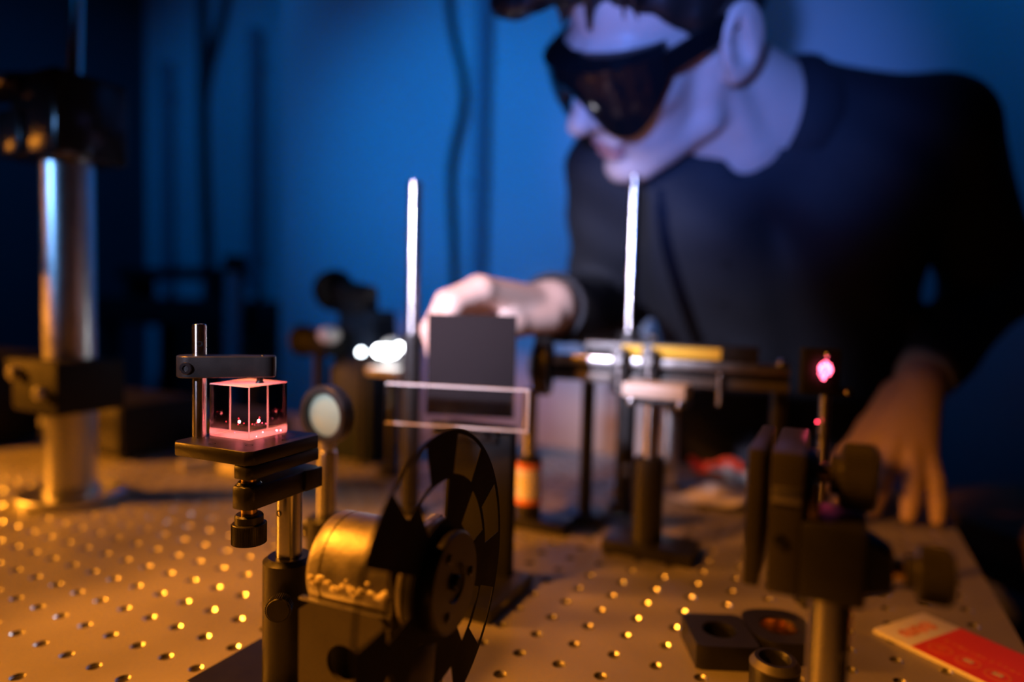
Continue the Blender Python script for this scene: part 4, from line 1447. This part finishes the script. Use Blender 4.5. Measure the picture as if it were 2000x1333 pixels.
# cuffs: pale turned-back band at his left wrist, dark one at his right
for W_, E_, m_ in ((WLp, ELp, 'shirt_lining'), (WRp, ERp, 'shirt_cloth')):
    dd = (W_ - E_) / np.linalg.norm(W_ - E_)
    c_ = E_ + (W_ - E_) * (0.86 if m_ == 'shirt_lining' else 0.92) - np.array(FEET)
    rk = 0.80 if m_ == 'shirt_lining' else 0.92
    mb = MB(); mb.ring([(32 * rk, 0), (38 * rk, 0), (36.5 * rk, 20), (31 * rk, 20)], Vector(c_), Vector(dd), 48)
    mb.build('cuff', m_, so)

# trousers and shoes (below the table's far edge)
tr = Field((230, 820, FLOOR + 40), (620, 1230, 110), 9.0)
for k in (-1, 1):
    hpL = HIP + np.array([0, 10, -20]) + sdir * k * 62
    kn_ = np.array([430 + k * 95, 1010 - k * 12, -420.0])
    an_ = np.array([430 + k * 105, 1045 - k * 12, -835.0])
    tr.cap(hpL, kn_, 92, 62, 26)
    tr.cap(kn_, an_, 62, 52, 20)
tr.cap(HIP - sdir * 60, HIP + sdir * 60, 118, 118, 20)
tr.build('trousers', 'trouser_cloth', person, FEET)
for k in (-1, 1):
    cx_ = 430 + k * 108
    shf = Field((cx_ - 60, 860, FLOOR), (cx_ + 60, 1120, FLOOR + 110), 6.0)
    shf.ell((cx_, 985, FLOOR + 30), (45, 118, 34), None, 10)
    shf.cap((cx_, 1040, FLOOR + 45), (cx_, 1045, FLOOR + 85), 40, 42, 14)
    shf.d[:, :, 0] = 5
    shf.build('shoe', 'black_gloss', person, FEET)

# hair
hr = Field(HO - 190, HO + 190, 3.0)
hr.ell(hp(-10, 0, 56), (104, 85, 92), HR, 8)
hr.ell(hp(84, 0, -24), (82, 110, 98), HR, 8, True)                      # face opening
hr.ell(hp(40, 0, -112), (130, 120, 88), HR, 8, True)                    # below the ears and nape
for s_ in (-1, 1):
    hr.ell(hp(-6, s_ * 92, -4), (30, 22, 44), HR, 6, True)              # around the ears
    hr.cap(hp(24, s_ * 70, 40), hp(20, s_ * 67, 14), 10, 6, 8)          # sideburn
hr.ell(hp(92, -14, 104), (38, 56, 22), HR, 16)                          # swept front
hr.ell(hp(124, -38, 92), (30, 34, 16), HR, 12)
rnd = random.Random(21)
for i in range(17):
    l_ = -56 + i * 7.2
    f_ = 100 - 0.010 * l_ * l_
    tip = rnd.uniform(46, 74)
    hr.cap(hp(f_ - 6, l_, 104), hp(f_ + 4, l_ + rnd.uniform(-9, 9), tip + 12), 8, 2.2, 4)
q_ = np.stack(np.broadcast_arrays(*hr.coords()), -1)
q_ = (q_ - HO) @ HR
hr.d += (1.8 * np.sin(0.33 * q_[..., 1] + 0.05 * q_[..., 0]) * np.sin(0.06 * q_[..., 2] + 0.11 * q_[..., 0])).astype(np.float32)
hr.build('hair', 'hair', person, FEET)
del hr, q_

# safety goggles worn by the person
gog = thing('safety_goggles', 'black wraparound laser safety goggles worn over the bowed face', 'goggles', tuple(HO))


def hv(f, l, u):
    return Vector(HR @ np.array([f, l, u], float))


def goggle_sheet(rows, off):
    out = []
    for phi in np.linspace(-70, 70, 57):
        p = math.radians(phi)
        a = abs(phi)
        bot = -38 + 40 * math.exp(-(phi / 17.0) ** 2) + (0 if a < 36 else (a - 36) ** 2 * 0.042)
        top = 30 - (0 if a < 40 else (a - 40) ** 1.6 * 0.004)
        line = []
        for k in range(rows + 1):
            t = k / rows
            u = top + (bot - top) * t
            bul = 5.0 * math.sin(PI * t) - 7.0 * t
            line.append((22 + (106 + off + bul) * math.cos(p) ** 0.72, (85 + off) * math.sin(p), u))
        out.append(line)
    return out


def shell(name, outer, inner, material, parent):
    bm = bmesh.new()
    n, m = len(outer), len(outer[0])
    A = [[bm.verts.new(hv(*p)) for p in r] for r in outer]
    B = [[bm.verts.new(hv(*p)) for p in r] for r in inner]
    for i in range(n - 1):
        for j in range(m - 1):
            bm.faces.new((A[i][j], A[i][j + 1], A[i + 1][j + 1], A[i + 1][j]))
            bm.faces.new((B[i][j], B[i + 1][j], B[i + 1][j + 1], B[i][j + 1]))
        bm.faces.new((A[i][0], A[i + 1][0], B[i + 1][0], B[i][0]))
        bm.faces.new((A[i][m - 1], B[i][m - 1], B[i + 1][m - 1], A[i + 1][m - 1]))
    for j in range(m - 1):
        bm.faces.new((A[0][j], B[0][j], B[0][j + 1], A[0][j + 1]))
        bm.faces.new((A[n - 1][j], A[n - 1][j + 1], B[n - 1][j + 1], B[n - 1][j]))
    bmesh.ops.recalc_face_normals(bm, faces=bm.faces[:])
    x = MB(); x.bm.free(); x.bm = bm
    return x.build(name, material, parent, 40)


shell('front_shield', goggle_sheet(10, 0.0), goggle_sheet(10, -3.0), 'goggle_plastic', gog)
o1, o2 = [], []
for phi in np.linspace(-70, 70, 41):
    p = math.radians(phi)
    a = abs(phi)
    top = 30 - (0 if a < 40 else (a - 40) ** 1.6 * 0.004)
    o1.append([(22 + (107 - t * 27) * math.cos(p) ** 0.72, (86 - t * 12) * math.sin(p), top + 1.5 + 6 * math.sin(PI * t * 0.6)) for t in (0, 0.25, 0.5, 0.75, 1)])
    o2.append([(22 + (107 - t * 27) * math.cos(p) ** 0.72, (86 - t * 12) * math.sin(p), top - 1.5 + 6 * math.sin(PI * t * 0.6)) for t in (0, 0.25, 0.5, 0.75, 1)])
shell('brow_shelf', o1, o2, 'goggle_plastic', gog)
for s_ in (-1, 1):
    oo = [[(66 - 88 * t, s_ * (75 + 7 * min(1, 2.2 * t)), u) for u in (29 + 3 * t, 20 + 4 * t, 8 + 9 * t)] for t in np.linspace(0, 1, 12)]
    ii = [[(f_, l_ - s_ * 4, u_) for f_, l_, u_ in r] for r in oo]
    shell('side_arm', oo, ii, 'goggle_plastic', gog)
